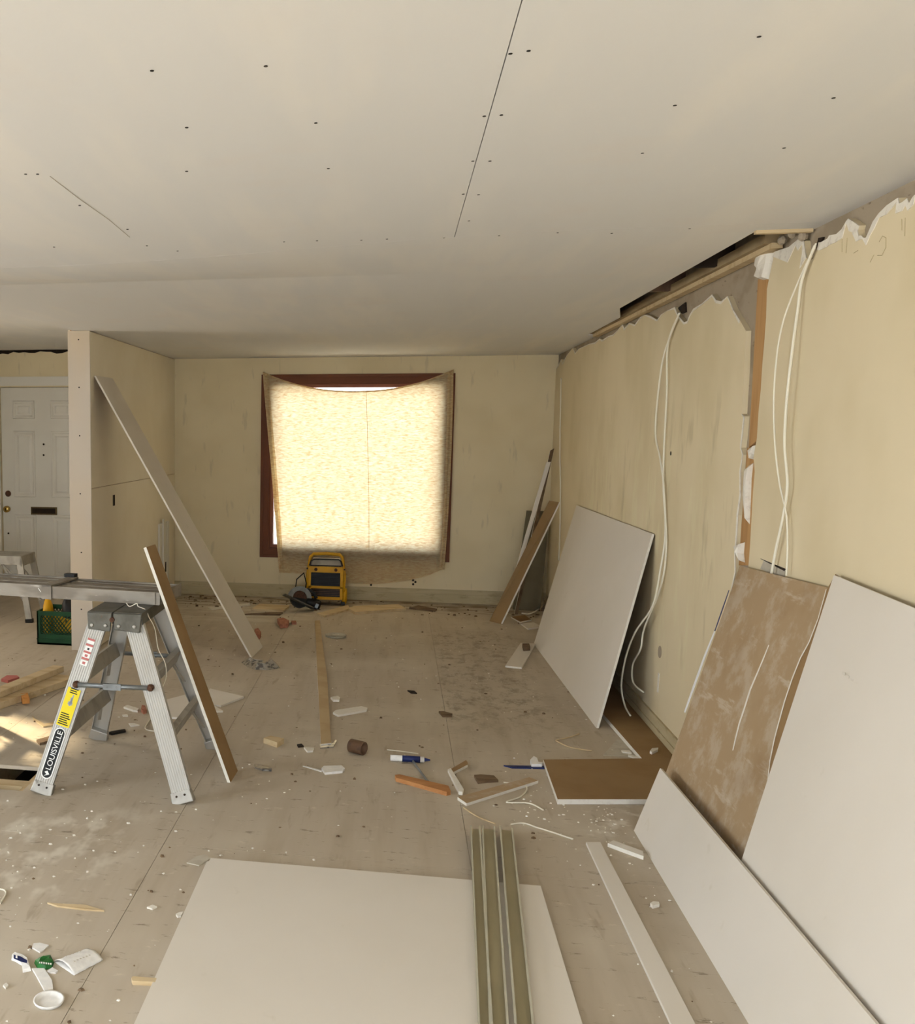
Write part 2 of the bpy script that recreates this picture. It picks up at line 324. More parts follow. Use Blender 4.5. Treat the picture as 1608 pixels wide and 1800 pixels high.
# ================================================================== structure
# floor: plywood sheets over a dark void
SEAMX = [XL, -4.595, -3.365, -2.135, -0.905, 0.325, XR+.05]
HX0, HX1, HY0, HY1 = -2.13, -1.70, 4.25, 4.58      # opening cut in the floor
fl = struct(obj('floor', MB().bb(XL-.15, XR+.2, YB-.15, D+.15, -.30, -.22), M['dark'], loc=(0, 0, -.3)))
g = .001
for ci in range(len(SEAMX)-1):
    x0, x1 = SEAMX[ci]+g, SEAMX[ci+1]-g
    off = [1.35, .1, 1.2, 1.35, 1.35, 1.35][ci]
    ys = [YB-.05]; y = off-2.44*2
    while y < D+.05:
        if y > ys[0]+.1: ys.append(y)
        y += 2.44
    ys.append(D+.05)
    for a, b in zip(ys[:-1], ys[1:]):
        if ci == 3 and a < HY0 < b:
            rects = [(x0, x1, a+g, HY0), (x0, x1, HY1, b-g), (HX1, x1, HY0, HY1)]
        else: rects = [(x0, x1, a+g, b-g)]
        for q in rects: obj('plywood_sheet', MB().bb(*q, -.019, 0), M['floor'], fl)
for xj in (-2.05, -1.72): obj('floor_joist', MB().bb(xj-.02, xj+.02, 3.6, 5.4, -.22, -.02), M['lumber'], fl)
obj('floor_blocking', MB().bb(-2.12, -1.74, 4.36, 4.44, -.12, -.022), M['lumber'], fl)

# ceiling: drywall sheets on a slightly twisted plane
def sst(a, b, x):
    t = max(0, min(1, (x-a)/(b-a))); return t*t*(3-2*t)
YS = 4.93
def cz(x, y):
    s = -.075*sst(.75, -1.5, x)
    if y <= 3.985: k = 1
    elif y < YS: k = 1-((y-3.985)/(YS-3.985))**1.5
    else: k = 0
    z = H + s*k
    if x < XPL: z += .11*sst(6.1, 7.3, y)*sst(XPL, XPL-.12, x)
    return z
ce = struct(obj('ceiling', MB().bb(XL-.15, XR+.2, YB-.15, D+.15, 2.86, 2.93), M['dark'], loc=(0, 0, 2.86)))
def panel(x0, x1, y0, y1, nx, ny, name='drywall_sheet'):
    mb = MB(); mb.grid(nx, ny, lambda u, v: (x0+(x1-x0)*u, y0+(y1-y0)*v, cz(x0+(x1-x0)*u, y0+(y1-y0)*v)))
    mb.grid(nx, ny, lambda u, v: (x0+(x1-x0)*u, y0+(y1-y0)*v, cz(x0+(x1-x0)*u, y0+(y1-y0)*v)+.013))
    n = (nx+1)*(ny+1)
    rim = [i for i in range(nx+1)] + [j*(nx+1)+nx for j in range(1, ny+1)] + [ny*(nx+1)+i for i in range(nx-1, -1, -1)] + [j*(nx+1) for j in range(ny-1, 0, -1)]
    for a, b in zip(rim, rim[1:]+rim[:1]): mb.f.append([a, b, b+n, a+n]); mb.m.append(0)
    return obj(name, mb, M['ceil'], ce, smooth=False)
HXC = 1.292
panel(XL, .1892, YB-.05, 3.985, 24, 4); panel(.1916, XR+.03, YB-.05, 3.985, 8, 4)
far = panel(XL, HXC, 3.9865, YS, 40, 24); panel(XL, HXC, YS, 5.6, 40, 2); panel(XL, HXC, 5.6, D+.05, 44, 24)
panel(HXC, XR+.03, 3.9865, 4.13, 2, 2); panel(HXC, XR+.03, 8.12, D+.05, 2, 4)
obj('drywall_sheet', MB().hexa([(HXC, 6.45, H), (XR-.07, 6.95, H), (XR-.065, 8.12, H), (HXC, 8.12, H)], [(HXC, 6.45, H+.013), (XR-.07, 6.95, H+.013), (XR-.065, 8.12, H+.013), (HXC, 8.12, H+.013)]), M['ceil'], ce)
# dark cavity above the slot with joist ends and a lumber nailer along the wall top
obj('ceiling_joist', MB().bb(.9, XR+.1, 5.02, 5.06, H+.014, H+.2), M['dark'], ce)  # joist coloured near-black to stand for the darkness of the cavity
obj('ceiling_joist', MB().bb(.9, XR+.1, 5.82, 5.86, H+.014, H+.2), M['tubeb'], ce)
obj('ceiling_joist', MB().bb(.9, XR+.1, 4.13, 4.165, H+.014, H+.2), M['lumber'], ce)
obj('top_plate', MB().bb(XR-.050, XR+.02, 4.42, 8.1, H+.005, H+.045), M['plate'], ce)
obj('nailing_strip', MB().bb(XR-.030, XR+.012, 4.40, 8.1, H-.018, H+.004), M['lumber'], ce)
obj('nailing_strip', MB().bb(HXC-.005, XR+.012, 4.105, 4.13, H-.012, H+.02), M['lumber'], ce)
scr = MB()
SP = [(897, 94), (929, 89), (851, 204), (881, 202), (831, 283), (861, 283), (814, 341), (841, 342), (267, 124), (467, 116), (328, 224), (555, 216),
      (328, 301), (577, 296), (66, 306), (45, 306), (140, 361), (224, 403), (258, 432), (499, 425), (557, 423), (635, 422), (680, 420), (780, 418), (824, 388), (877, 414),
      (1334, 64), (1186, 185), (1465, 172), (1129, 269), (1378, 260), (1212, 402), (1075, 410), (980, 409), (312, 441), (95, 434)]
for p in SP:
    q = onz(p, H+.02)
    for _ in range(4): q = onz(p, cz(q.x, q.y))
    obj('screw_head', MB().disc((q.x, q.y, cz(q.x, q.y)-.0012), .0042, .003, seg=8), M['black'], ce)

def cpx(p):
    q = onz(p, H+.02)
    for _ in range(4): q = onz(p, cz(q.x, q.y))
    return q+Vector((0, 0, .0002))
obj('joint_line', MB().tube([cpx(p) for p in ((88, 310), (140, 350), (190, 385), (228, 417))], .0014, 4), M['pencil2'], ce)
# right wall: grey lath behind, torn yellow plaster in front
wr = struct(obj('wall_right', MB().bb(XR+.022, XR+.16, YB-.15, D+.15, -.02, 2.87), M['lath'], loc=(XR, 0, 0)))
def yz(ps): return [(v.y, v.z) for v in (onx(p) for p in ps)]
c5 = lambda x, y: (960+x/3.4957, 380+y/3.4957)
c6 = lambda x, y: (1260+x/2.368, 280+y/2.368)
c4 = lambda x, y: (1380+x/6.43, 280+y/6.43)
top1 = [c5(62, 935), c5(75, 915), c5(92, 880), c5(100, 905), c5(118, 870), c5(130, 850), c5(165, 808), c5(178, 840), c5(200, 815), c5(262, 785), c5(300, 775), c5(328, 752), c5(345, 760), c5(385, 735), c5(410, 728), c5(440, 700), c5(470, 660), c5(480, 690), c5(510, 655), c5(545, 665), c5(580, 618), c5(605, 605), c5(640, 612), c5(682, 636), c5(705, 605), c5(740, 582), c5(790, 558), c5(808, 605), c5(848, 652), c5(866, 645), c5(882, 605), c5(905, 568), c5(960, 535), c5(1020, 480), c5(1032, 498), c5(1045, 516), c5(1075, 523), c5(1115, 490), c5(1128, 520), c5(1150, 575), c5(1190, 640), c5(1226, 705), c5(1222, 800), c5(1217, 950), c5(1208, 1100), c5(1202, 1210)]
left1 = [c6(104, 1060), c6(113, 1070), c6(106, 1150), c6(100, 1200), c6(108, 1230), c6(98, 1300), c6(100, 1400), c6(88, 1480), c6(84, 1560), c6(76, 1640), c6(78, 1720), c6(60, 1800)]
P1 = yz(top1+left1)
yA = P1[-1][0]; P1 = [(D-.001, 0), (D-.001, P1[0][1]-.02)] + P1 + [(yA+.01, .55), (yA, 0)]
right2 = [c6(131, 1690), c6(138, 1600), c6(146, 1450), c6(150, 1380), c6(157, 1300), c6(152, 1240), c6(166, 1160), c6(172, 1060), c6(182, 960), c6(188, 860), c6(197, 760), c6(204, 660), c6(208, 540), c6(222, 470), c6(233, 420)]
top2 = [c6(240, 385), c6(300, 365), c6(330, 340), c6(345, 328), c6(362, 340), c6(366, 375), c6(372, 410), c6(385, 422), c6(402, 412), c6(412, 385), c6(424, 346), c4(400, 940), c4(480, 895), c4(500, 860), c4(580, 845), c4(640, 790), c4(690, 700), c4(715, 670), c4(760, 695), c4(830, 750), c4(815, 800), c4(830, 865), c4(860, 860), c4(885, 885), c4(915, 885), c4(940, 830), c4(990, 710), c4(1060, 610), c4(1150, 520), c4(1275, 435), c4(1290, 500), c4(1330, 480), c4(1380, 440), c4(1405, 495), c4(1440, 430), c4(1466, 400)]
P2 = yz(right2+top2)
yB2 = P2[0][0]
P2 = [(yB2, 0), (yB2+.004, .6)] + P2 + [(3.2, 2.36), (3.1, 2.38), (3.02, 2.35), (2.8, 2.40), (YB, 2.40), (YB, 0)]
def slab_x(mb, P, x0, x1, mi=0): return mb.hexa([(x0, a, b) for a, b in P], [(x1, a, b) for a, b in P], mi)
pl1 = obj('plaster_sheet', slab_x(MB(), P1, XR, XR+.024), M['wallY'], wr)
pl2 = obj('plaster_sheet', slab_x(MB(), P2, XR, XR+.024), M['wallY'], wr)
def rim(ps, wd, seed, side=1):             # torn white plaster lip along a broken edge
    random.seed(seed); P = yz(ps); mb = MB()
    a = [(XR-.0015, y, z) for y, z in P]; n = len(P)
    b = []
    for i, (y, z) in enumerate(P):
        t = Vector((P[min(i+1, n-1)][0]-P[max(i-1, 0)][0], P[min(i+1, n-1)][1]-P[max(i-1, 0)][1])); t.normalize()
        k = wd*random.uniform(.15, 1.2)
        b.append((XR-.003, y+side*t.y*k, z-side*t.x*k))
    for i in range(n-1):
        v = [a[i], a[i+1], b[i+1], b[i]]
        mb.add([Vector(q) for q in v]+[Vector(q)+Vector((.004, 0, 0)) for q in v], [[0, 1, 2, 3], [7, 6, 5, 4], [0, 4, 5, 1], [1, 5, 6, 2], [2, 6, 7, 3], [3, 7, 4, 0]])
    return mb
obj('torn_plaster_edge', rim(top1[:-5], .012, 3, -1), M['white_plaster'], wr)
obj('torn_plaster_edge', rim(left1, .012, 4, -1), M['white_plaster'], wr)
obj('torn_plaster_edge', rim(top2[10:20], .03, 5, -1), M['white_plaster'], wr)
obj('torn_plaster_edge', rim(top2[19:], .03, 6, -1), M['white_plaster'], wr)
obj('torn_plaster_edge', rim(top2[:7], .05, 8, -1), M['white_plaster'], wr)
# stud standing in the vertical gap, white plaster blob at its head, torn paper lower down
s_top = onx(c6(190, 500)); s_bot = onx(c6(120, 1580))
obj('stud', slab_x(MB(), yz([c6(166, 505), c6(208, 520), c6(172, 1060), c6(160, 1170), c6(130, 1200)])[:0] + yz([c6(166, 500), c6(209, 500), c6(168, 1165), c6(128, 1200)]), XR+.004, XR+.03), M['stud'], wr)
obj('stud', slab_x(MB(), yz([c6(112, 1200), c6(150, 1200), c6(136, 1690), c6(78, 1690)]), XR+.012, XR+.03), M['stud'], wr)
def lump(ps, x0, th, seed, amp=.012):
    P = yz(ps); cy = sum(a for a, b in P)/len(P); czz = sum(b for a, b in P)/len(P); mb = MB(); random.seed(seed)
    n = len(P); vs = [(x0+.02, a, b) for a, b in P] + [(x0-th*random.uniform(.4, 1), cy+(a-cy)*.75, czz+(b-czz)*.75) for a, b in P] + [(x0-th, cy, czz)]
    fs = [[i, (i+1) % n, n+(i+1) % n, n+i] for i in range(n)] + [[n+i, n+(i+1) % n, 2*n] for i in range(n)] + [list(range(n))[::-1]]
    return mb.add(vs, fs)
obj('plaster_lump', lump([c6(185, 385), c6(210, 372), c6(222, 378), c6(216, 430), c6(210, 505), c6(188, 510), c6(164, 500), c6(166, 480), c6(185, 465), c6(165, 440), c6(168, 410)], XR, .02, 2), M['white_plaster'], wr, smooth=False)
obj('torn_paper', lump([c6(118, 1268), c6(140, 1255), c6(132, 1330), c6(130, 1400), c6(124, 1530), c6(114, 1480), c6(106, 1400)], XR, .012, 3), M['white_plaster'], wr)
obj('torn_paper', lump([c6(78, 1605), c6(104, 1592), c6(100, 1640), c6(104, 1680), c6(94, 1650)], XR-.004, .018, 4), M['white_plaster'], wr)
obj('torn_paper', lump([c6(130, 1210), c6(158, 1185), c6(152, 1230), c6(140, 1252)], XR, .01, 9), M['white_plaster'], wr)
obj('cable_hole', slab_x(MB(), yz([c4(325, 890), c4(375, 880), c4(340, 1000), c4(310, 1100), c4(295, 1060), c4(310, 950)]), XR+.014, XR+.023), M['dark'], wr)
obj('cable_hole', slab_x(MB(), yz([c5(790, 565), c5(835, 530), c5(838, 590), c5(815, 600)]), XR+.014, XR+.023), M['dark'], wr)
for a in ((1488, 445), (1470, 440), (1452, 452)):
    q = onx(a, XR+.01); q = onx((a[0]-75, a[1]-30), XR)
    obj('mortar_lump', MB().lathe([(.004, -.018), (.016, -.010), (.02, 0), (.014, .012), (.004, .018)], (XR-.004, q.y, q.z), (1, .2, .1), 7), M['lath'], wr)
q = onx((1160, 1146)); obj('outlet_hole', MB().lathe([(.034, 0), (.034, .004)], (XR-.003, q.y, q.z), (1, 0, 0), 20), M['lath'], wr)
q = onx((1157, 1200)); obj('plaster_score', MB().bb(XR-.002, XR+.001, q.y-.014, q.y+.014, q.z-.055, q.z+.055), M['white_plaster'], wr)
q = onx((1179, 797)); obj('screw_hole', MB().disc((XR-.001, q.y, q.z), .012, .003, (1, 0, 0), 10), M['dark'], wr)
obj('outlet_cutout', slab_x(MB(), yz([(1343, 985), (1381, 1002), (1379, 1018), (1337, 1000)]), XR-.002, XR+.001), M['sheetgrey'], wr)
obj('outlet_cutout_slot', slab_x(MB(), yz([(1337, 982), (1381, 1000), (1380, 1004), (1345, 986)]), XR-.003, XR+.001), M['dark'], wr)
def marks(pls, name='pencil_mark'):
    for pl in pls: obj(name, MB().tube([onx(p, XR-.0005) for p in pl], .0012, 4), M['pencil'], wr)
marks([[(1480, 420), (1480, 443)], [(1489, 418), (1487, 445)], [(1585, 385), (1585, 405)], [(1591, 383), (1590, 415)], [(1545, 425), (1551, 415), (1557, 418), (1557, 435), (1550, 449), (1542, 449)], [(1536, 448), (1529, 461)], [(1500, 445), (1508, 440)]])
struct(obj('baseboard_right', MB().bb(XR-.012, XR+.001, 4.6, D-.002, 0, .115).bb(XR-.018, XR-.011, 4.6, D-.002, 0, .06), M['strip']))

# back wall with window opening and door opening
wl, wt2 = -1.3714, 2.2729; wrx, wbz = .5325, .4152
JX0, JX1, JZ0, JZ1 = wl+.085, wrx-.085, wbz+.085, wt2-.085      # rough opening
DX0, DX1, DZ = -4.20, -3.255, 2.163
wb = struct(obj('wall_back', MB().bb(XPL-.02, JX0, D, D+.16, -.02, 2.87).bb(JX1, XR+.02, D, D+.16, -.02, 2.87).bb(JX0, JX1, D, D+.16, -.02, JZ0).bb(JX0, JX1, D, D+.16, JZ1, 2.87)
    .bb(XL-.15, DX0, D, D+.16, -.02, 2.87).bb(DX1, XPL-.02, D, D+.16, -.02, 2.87).bb(DX0, DX1, D, D+.16, DZ, 2.87), M['wallB'], loc=(0, D, 0)))
random.seed(5)
pts = [(XPL-.01, 2.555), (XL, 2.555)] + [(x, 2.535-random.random()*.03) for x in [XL+i*.06 for i in range(1, int((XPL-XL)/.06))]]
obj('torn_wall_edge', MB().hexa([(a, D-.004, b) for a, b in pts], [(a, D+.01, b) for a, b in pts]), M['dark'], wb)
for p in ((652, 1028), (726, 1020), (726, 1027), (730, 1023)):
    q = ony(p); obj('nail_hole', MB().disc((q.x, D-.002, q.z), .012, .004, (0, 1, 0), 8), M['dark'], wb)
struct(obj('baseboard_back', MB().bb(XP, XR-.001, D-.006, D+.001, .03, .135).bb(XP, XR-.001, D-.014, D+.001, 0, .085), M['strip']))
struct(obj('trim_1', MB().bb(XL, XPL-.005, D-.02, D+.001, DZ+.012, DZ+.108).bb(DX0-.09, DX0, D-.02, D+.001, 0, DZ+.012).bb(DX1, DX1+.09, D-.02, D+.001, 0, DZ+.012), M['white']))
# partition
wp = struct(obj('wall_partition', MB().bb(XPL+.013, XP-.013, YP+.013, D+.02, -.005, H+.4), M['stud'], loc=(XP, YP, 0)))
crk = 1.262
obj('drywall_sheet', MB().bb(XP-.013, XP, YP+.012, D-.001, crk+.002, H-.006), M['wallP'], wp)
obj('drywall_sheet', MB().bb(XP-.013, XP, YP+.012, D-.001, .006, crk-.002), M['wallP'], wp)
obj('drywall_end_strip', MB().bb(XPL, XP-.001, YP, YP+.012, .004, H-.002), M['pillar'], wp)
obj('drywall_sheet', MB().bb(XPL, XPL+.013, YP+.012, D-.001, .006, H+.1), M['wallP'], wp)
for p in ((138, 597), (139, 681), (140, 766), (141, 868), (143, 971), (143, 1071)):
    q = ony(p, YP); obj('screw_head', MB().disc((q.x, YP-.001, q.z), .006, .003, (0, 1, 0), 8), M['dark'], wp)
a0, a1 = onx((200, 870), XP), onx((200, 889), XP)
obj('switch_slot', MB().bb(XP-.004, XP+.0015, a0.y-.03, a0.y+.03, a1.z, a0.z), M['dark'], wp)
jb = MB(); ja = onx((287, 900), XP)
jt = thing('door_jamb_board', 'white painted jamb board with dark latch slot standing against partition wall', 'board', (XP+.02, 9.5, 0))
obj('board', MB().bb(XP+.001, XP+.020, 9.32, 9.72, .03, .80), M['white'], jt); obj('stop', MB().bb(XP+.0205, XP+.035, 9.42, 9.47, .03, .84).bb(XP+.0205, XP+.030, 9.60, 9.68, .03, .80), M['white'], jt)
obj('latch_plate', MB().bb(XP+.0205, XP+.024, 9.53, 9.57, .30, .40), M['dark'], jt)
# left and rear walls with daylight openings (outside the view)
def wall_open(name, axis, pos, th, a0, a1, holes):
    mb = MB()
    xs = sorted({a0, a1} | {h[0] for h in holes} | {h[1] for h in holes})
    for x0, x1 in zip(xs[:-1], xs[1:]):
        hs = sorted([(h[2], h[3]) for h in holes if h[0] <= x0 and h[1] >= x1]); z = -.02
        for h0, h1 in hs+[(2.87, 2.87)]:
            if h0 > z: mb.bb(*((x0, x1, pos, pos+th) if axis == 'y' else (pos, pos+th, x0, x1)), z, h0)
            z = h1
    return struct(obj(name, mb, M['plain']))
wall_open('wall_left', 'x', XL-.15, .15, YB-.15, D, [(.1, 2.3, .75, 1.95), (6.0, 6.9, .95, 1.55)])
wall_open('wall_rear', 'y', YB-.15, .15, XL, XR+.02, [(-2.9, 1.1, .05, 2.15)])
tag(obj('bounce_ground', MB().bb(-30, 30, D+.2, D+40, -.35, -.30).bb(-40, XL-.2, -30, D+.2, -.35, -.30).bb(XL-.2, 30, -30, YB-.2, -.35, -.30), M['ext']), 'pale ground added outside the house to bounce sunlight', 'ground')['kind'] = 'structure'  # unseen ground, added to throw light up through the window gap

# window: dark stained casing, sash, pane
wi = struct(obj('window_1', MB().bb(JX0, JX0+.045, D+.02, D+.13, JZ0, JZ1).bb(JX1-.045, JX1, D+.02, D+.13, JZ0, JZ1).bb(JX0+.045, JX1-.045, D+.02, D+.13, JZ1-.045, JZ1).bb(JX0+.045, JX1-.045, D+.02, D+.13, JZ0, JZ0+.045), M['sash'], loc=(0, D, 0)))
def casing(a, b, c, d_):                   # stepped profile: a outer corner pair, d_ inner pair
    mb = MB()
    for f0, f1, t in ((0, .30, .030), (.30, .55, .018), (.55, .85, .024), (.85, 1, .012)):
        L = lambda p, q, f: (p[0]+(q[0]-p[0])*f, p[1]+(q[1]-p[1])*f)
        q = [L(a, d_, f0), L(b, c, f0), L(b, c, f1), L(a, d_, f1)]
        mb.hexa([(x, D, z) for x, z in q], [(x, D-t, z) for x, z in q])
    return mb
O = [(wl, wbz), (wrx, wbz), (wrx, wt2), (wl, wt2)]; I = [(wl+.1, wbz+.1), (wrx-.1, wbz+.1), (wrx-.1, wt2-.1), (wl+.1, wt2-.1)]
for i in range(4):
    j = (i+1) % 4; obj('casing', casing(O[i], O[j], I[j], I[i]), M['wood'], wi)
obj('pane', MB().bb(JX0+.045, JX1-.045, D+.07, D+.076, JZ0+.045, JZ1-.045), M['glass'], wi)

# drop cloth pinned over the window
tl, tr_ = (462, 655), (796, 650)
ct = thing('drop_cloth', 'cream canvas drop cloth pinned by its corners over the sunlit window', 'curtain', (-.4, D-.07, .3))
def cloth(u, v):
    # top edge sags between pinned corners; left edge pulled in towards the bottom
    top = (462+(797-462)*u, 655-5*u + 36*(1-abs(2*u-1)**2.2))
    bx = 488+(781-488)*u
    by = 1007 + 22*math.sin(math.pi*min(1, max(0, (u-.08)/.9)))**1.0*(.75 + .35*u) - 2*u
    if u > .9: by -= (u-.9)*40
    lx = 462+8*math.sin(v*2.2)*.4 + 26*v**1.1; rx = 797-4*v-12*v*v
    x = (lx+(rx-lx)*u); y = top[1]+(by-top[1])*v
    q = ony((x, y), D-.055)
    fold = .012*math.sin(u*26+v*3)*max(0, .5-abs(u-.0)*1.3) + .010*math.sin(u*60)*max(0, 1-u/.07) + .012*math.sin((1-u)*70)*max(0, 1-(1-u)/.07)
    fold += .010*math.sin((u*3.2-v*1.2)*5)*v*(1-u)**2 + .006*mnoise.noise((u*5, v*4, 1)) + .0025*mnoise.noise((u*24, v*50, 3))
    q.y += fold - .012*(v > .86)*(v-.86)*3
    return q
cm = MB(); cm.grid(120, 110, cloth)
obj('cloth', cm, M['curtain'], ct, smooth=True)
obj('seam', MB().tube([cloth(.542, v/30)+Vector((0, -.003, 0)) for v in range(31)], .0022, 5), M['curtain'], ct)
obj('hem', MB().tube([cloth(u/40, 0)+Vector((0, -.002, 0)) for u in range(41)], .008, 6), M['curtain'], ct)
def fold_strip(us, x0, seed):
    mb = MB(); mb.grid(6, 40, lambda u, v: cloth(us+u*.03, .01+v*.97) + Vector((0, -.012-.012*math.sin(u*6.3)-.006*math.sin(v*9), 0)))
    return mb
obj('gathered_edge', fold_strip(0.0, 0, 1), M['curtain'], ct, smooth=True)
obj('gathered_edge', fold_strip(.968, 0, 2), M['curtain'], ct, smooth=True)
for u in (.02, .975): obj('pin_knot', MB().lathe([(.004, -.012), (.014, -.006), (.016, .004), (.006, .014)], cloth(u, .004)+Vector((0, -.012, 0)), (0, 0, 1), 10), M['curtain'], ct, smooth=True)

# front door in the hall
dr = struct(obj('door_1', MB().bb(DX0+.004, DX1-.004, D+.030, D+.07, .012, DZ-.004), M['white'], loc=(DX0, D, 0)))
obj('door_light_block', MB().bb(DX0-.005, DX1+.005, D+.10, D+.155, -.015, DZ+.005), M['dark'], dr)  # unseen slab added to stop outside light leaking round the door
PX = [(-4.062, -3.815), (-3.638, -3.391)]
for (a, b), zz in [(c, z) for c in PX for z in ((1.83, 2.02), (.99, 1.70), (.12, .80))]:
    z0, z1 = zz; mb = MB(); yf = D+.030
    def ringz(i, y): return [(a+i, y, z0+i), (b-i, y, z0+i), (b-i, y, z1-i), (a+i, y, z1-i)]
    R = [ringz(0, yf), ringz(.006, yf-.010), ringz(.020, yf-.010), ringz(.034, yf-.001), ringz(.05, yf-.001), ringz(.066, yf-.008)]
    vs = sum(R, []); fs = []
    for k in range(5):
        for i in range(4): fs.append([k*4+i, k*4+(i+1) % 4, k*4+4+(i+1) % 4, k*4+4+i])
    fs.append([20, 21, 22, 23]); fs.append([3, 2, 1, 0])
    obj('raised_panel', mb.add(vs, fs), M['white'], dr)
def dpart(name, p, r, h, mat, seg=16):
    q = ony(p); return obj(name, MB().lathe([(r*.9, 0), (r, h*.3), (r, h*.8), (r*.7, h)], (q.x, D+.031, q.z), (0, -1, 0), seg), M[mat], dr, smooth=True)
dpart('deadbolt_hole', (12.5, 868), .034, .006, 'rust'); k = dpart('door_knob', (12, 895), .036, .06, 'brass')
q = ony((12, 895)); obj('key_slot', MB().bb(q.x-.004, q.x+.004, D-.034, D-.028, q.z-.014, q.z+.014), M['dark'], k)
for p in ((75, 781), (75, 800), (13, 938)): dpart('peep_hole', p, .011, .004, 'dark', 10)
q0, q1 = ony((53, 891)), ony((99, 905))
sl = obj('mail_slot', MB().bb(q0.x, q1.x, D+.018, D+.031, q1.z-.004, q0.z), M['slotb'], dr)
obj('flap', MB().bb(q0.x+.016, q1.x-.016, D+.014, D+.019, q1.z+.010, q0.z-.014), M['dark'], sl)

# ================================================================== drywall sheets and boards
DRY = lambda f='paper', b='brown': [M[f], M[b], M['gyps']]
def sheet(name, q, th, label, front='paper', back='brown', cat='drywall', group=None):
    return tag(obj(name, MB().board(q, th), DRY(front, back)), label, cat, group)
# tall sheet on its long edge against the right wall
b0, b1 = onz((938, 1132)), onz((1048, 1280)); t0, t1 = onx((1013, 888), XR-.018), onx((1146, 938), XR-.018)
sheet('drywall_sheet', [b0, b1, t1, t0], .013, 'pale drywall sheet leaning on its long edge against the middle of the yellow wall')
# brown-backed sheet A
XA = (1.112, XR-.026, 1.15)
A_tl, A_tr = onlean((1300, 995), *XA), onlean((1452, 1032), *XA)
lowA = onlean((1175, 1345), *XA)
yl = A_tl.y + (lowA.y-A_tl.y)*(A_tl.z)/(A_tl.z-lowA.z)
sa = thing('dusty_drywall_sheet', 'dusty brown-backed drywall sheet with a white scratch leaning right of the exposed stud', 'drywall', (1.14, 4.2, 0))
ab = Vector((XA[0], yl, 0)); ar = Vector((XA[0], 3.2, 0)); atr = Vector(A_tr)+(Vector(A_tr)-Vector(A_tl))*.16
obj('board', MB().board([ab, ar, atr, A_tl], .013, (0, 1, 2)), [M['brownD'], M['paper'], M['gyps']], sa)
nA = Vector((-(XA[2]), 0, (XA[1]-XA[0]))).normalized()
def ribbonA(ps, wd, name, mat, plane, off=.0006, parent=None):
    mb = MB(); c = [onlean(p, *plane)+nA*off for p in ps]; random.seed(len(ps))
    for i in range(len(c)-1):
        t = (c[i+1]-c[i]).normalized(); sd = t.cross(nA).normalized()
        w0 = wd*(.4+.6*math.sin(math.pi*(i+.3)/len(c))); w1 = wd*(.4+.6*math.sin(math.pi*(i+1.3)/len(c)))
        mb.hexa([c[i]-sd*w0, c[i]+sd*w0, c[i+1]+sd*w1, c[i+1]-sd*w1], [c[i]-sd*w0+nA*.001, c[i]+sd*w0+nA*.001, c[i+1]+sd*w1+nA*.001, c[i+1]-sd*w1+nA*.001])
    return obj(name, mb, mat, parent)
c7 = lambda x, y: (1040+x/2.195, 980+y/2.195)
ribbonA([c7(684, 338), c7(665, 385), c7(640, 445), c7(612, 510), c7(590, 580), c7(570, 640), c7(555, 700), c7(545, 745)], .006, 'paper_scratch', M['gyps'], XA, parent=sa)
ribbonA([(1283, 1038), (1272, 1070), (1258, 1110)], .006, 'edge_tape', M['blue'], XA, .004, sa)
ribbonA([(1258, 1110), (1240, 1155), (1222, 1205), (1205, 1253)], .012, 'edge_tape', M['tape'], XA, .004, sa)
# brown-backed sheet B with broken white edge, directly behind C
XC = (1.082, XR-.012, 1.235)
Bt = onlean((1462, 1012), *XC)
XBp = (1.086, XR-.018, 1.23)
edge = [c7(912, 125), c7(880, 240), c7(845, 330), c7(812, 390), c7(780, 470), c7(750, 560), c7(728, 640), c7(712, 700), c7(694, 790), c7(682, 905), c7(640, 1050)]
eb = [onlean(p, *XBp)+nA*.004 for p in edge]
tp = onlean((1468, 1009), *XBp)
poly = [tp, tp+Vector((.004, -.30, -.045)), Vector((XBp[0]+.03, 3.0, .12)), Vector((eb[-1].x, eb[-1].y-.25, eb[-1].z))] + eb[::-1]
tag(obj('drywall_offcut', MB().board(poly, .008), [M['brown'], M['paper'], M['gyps']]), 'brown paper-faced drywall strip with ragged white edge squeezed behind the large white sheet', 'drywall')
ribbonA(edge[:-1], .0035, 'torn_edge', M['gyps'], XBp, .006, bpy.data.objects['drywall_offcut'])
# big white sheet C
C_tl, C_tr0 = onlean((1473, 1011), *XC), onlean((1608, 1066), *XC)
lowC = onlean((1309, 1517), *XC); yc = C_tl.y+(lowC.y-C_tl.y)*C_tl.z/(C_tl.z-lowC.z)
dirc = (C_tr0-C_tl)
C_tr = C_tl + dirc*(2.44/dirc.length)
off = Vector((-.016, 0, .004))
sC = thing('large_drywall_sheet', 'large white drywall sheet leaning at the right edge of the picture', 'drywall', (1.12, 2.3, 0))
qC = [Vector((XC[0], yc, .0))+off*0, Vector((XC[0], C_tr.y+.1, .0)), C_tr, C_tl]
qC = [q+Vector((-.013, 0, 0)) for q in qC]
obj('board', MB().board(qC, .013), DRY(), sC)
random.seed(11)
n4 = (qC[1]-qC[0]).cross(qC[3]-qC[0]).normalized(); n4 = n4 if n4.x < 0 else -n4
mb = MB(); p0 = onlean((1489, 1186), *XC)+Vector((-.0135, 0, 0))
for i in range(6):
    a = p0+Vector((0, -.028*i, -.004*i)); mb.hexa([a, a+Vector((0, -.018, 0)), a+Vector((0, -.018, .010)), a+Vector((0, 0, .010))], [b+n4*.0006 for b in (a, a+Vector((0, -.018, 0)), a+Vector((0, -.018, .010)), a+Vector((0, 0, .010)))])
obj('faint_stamp', mb, M['paper'], sC)
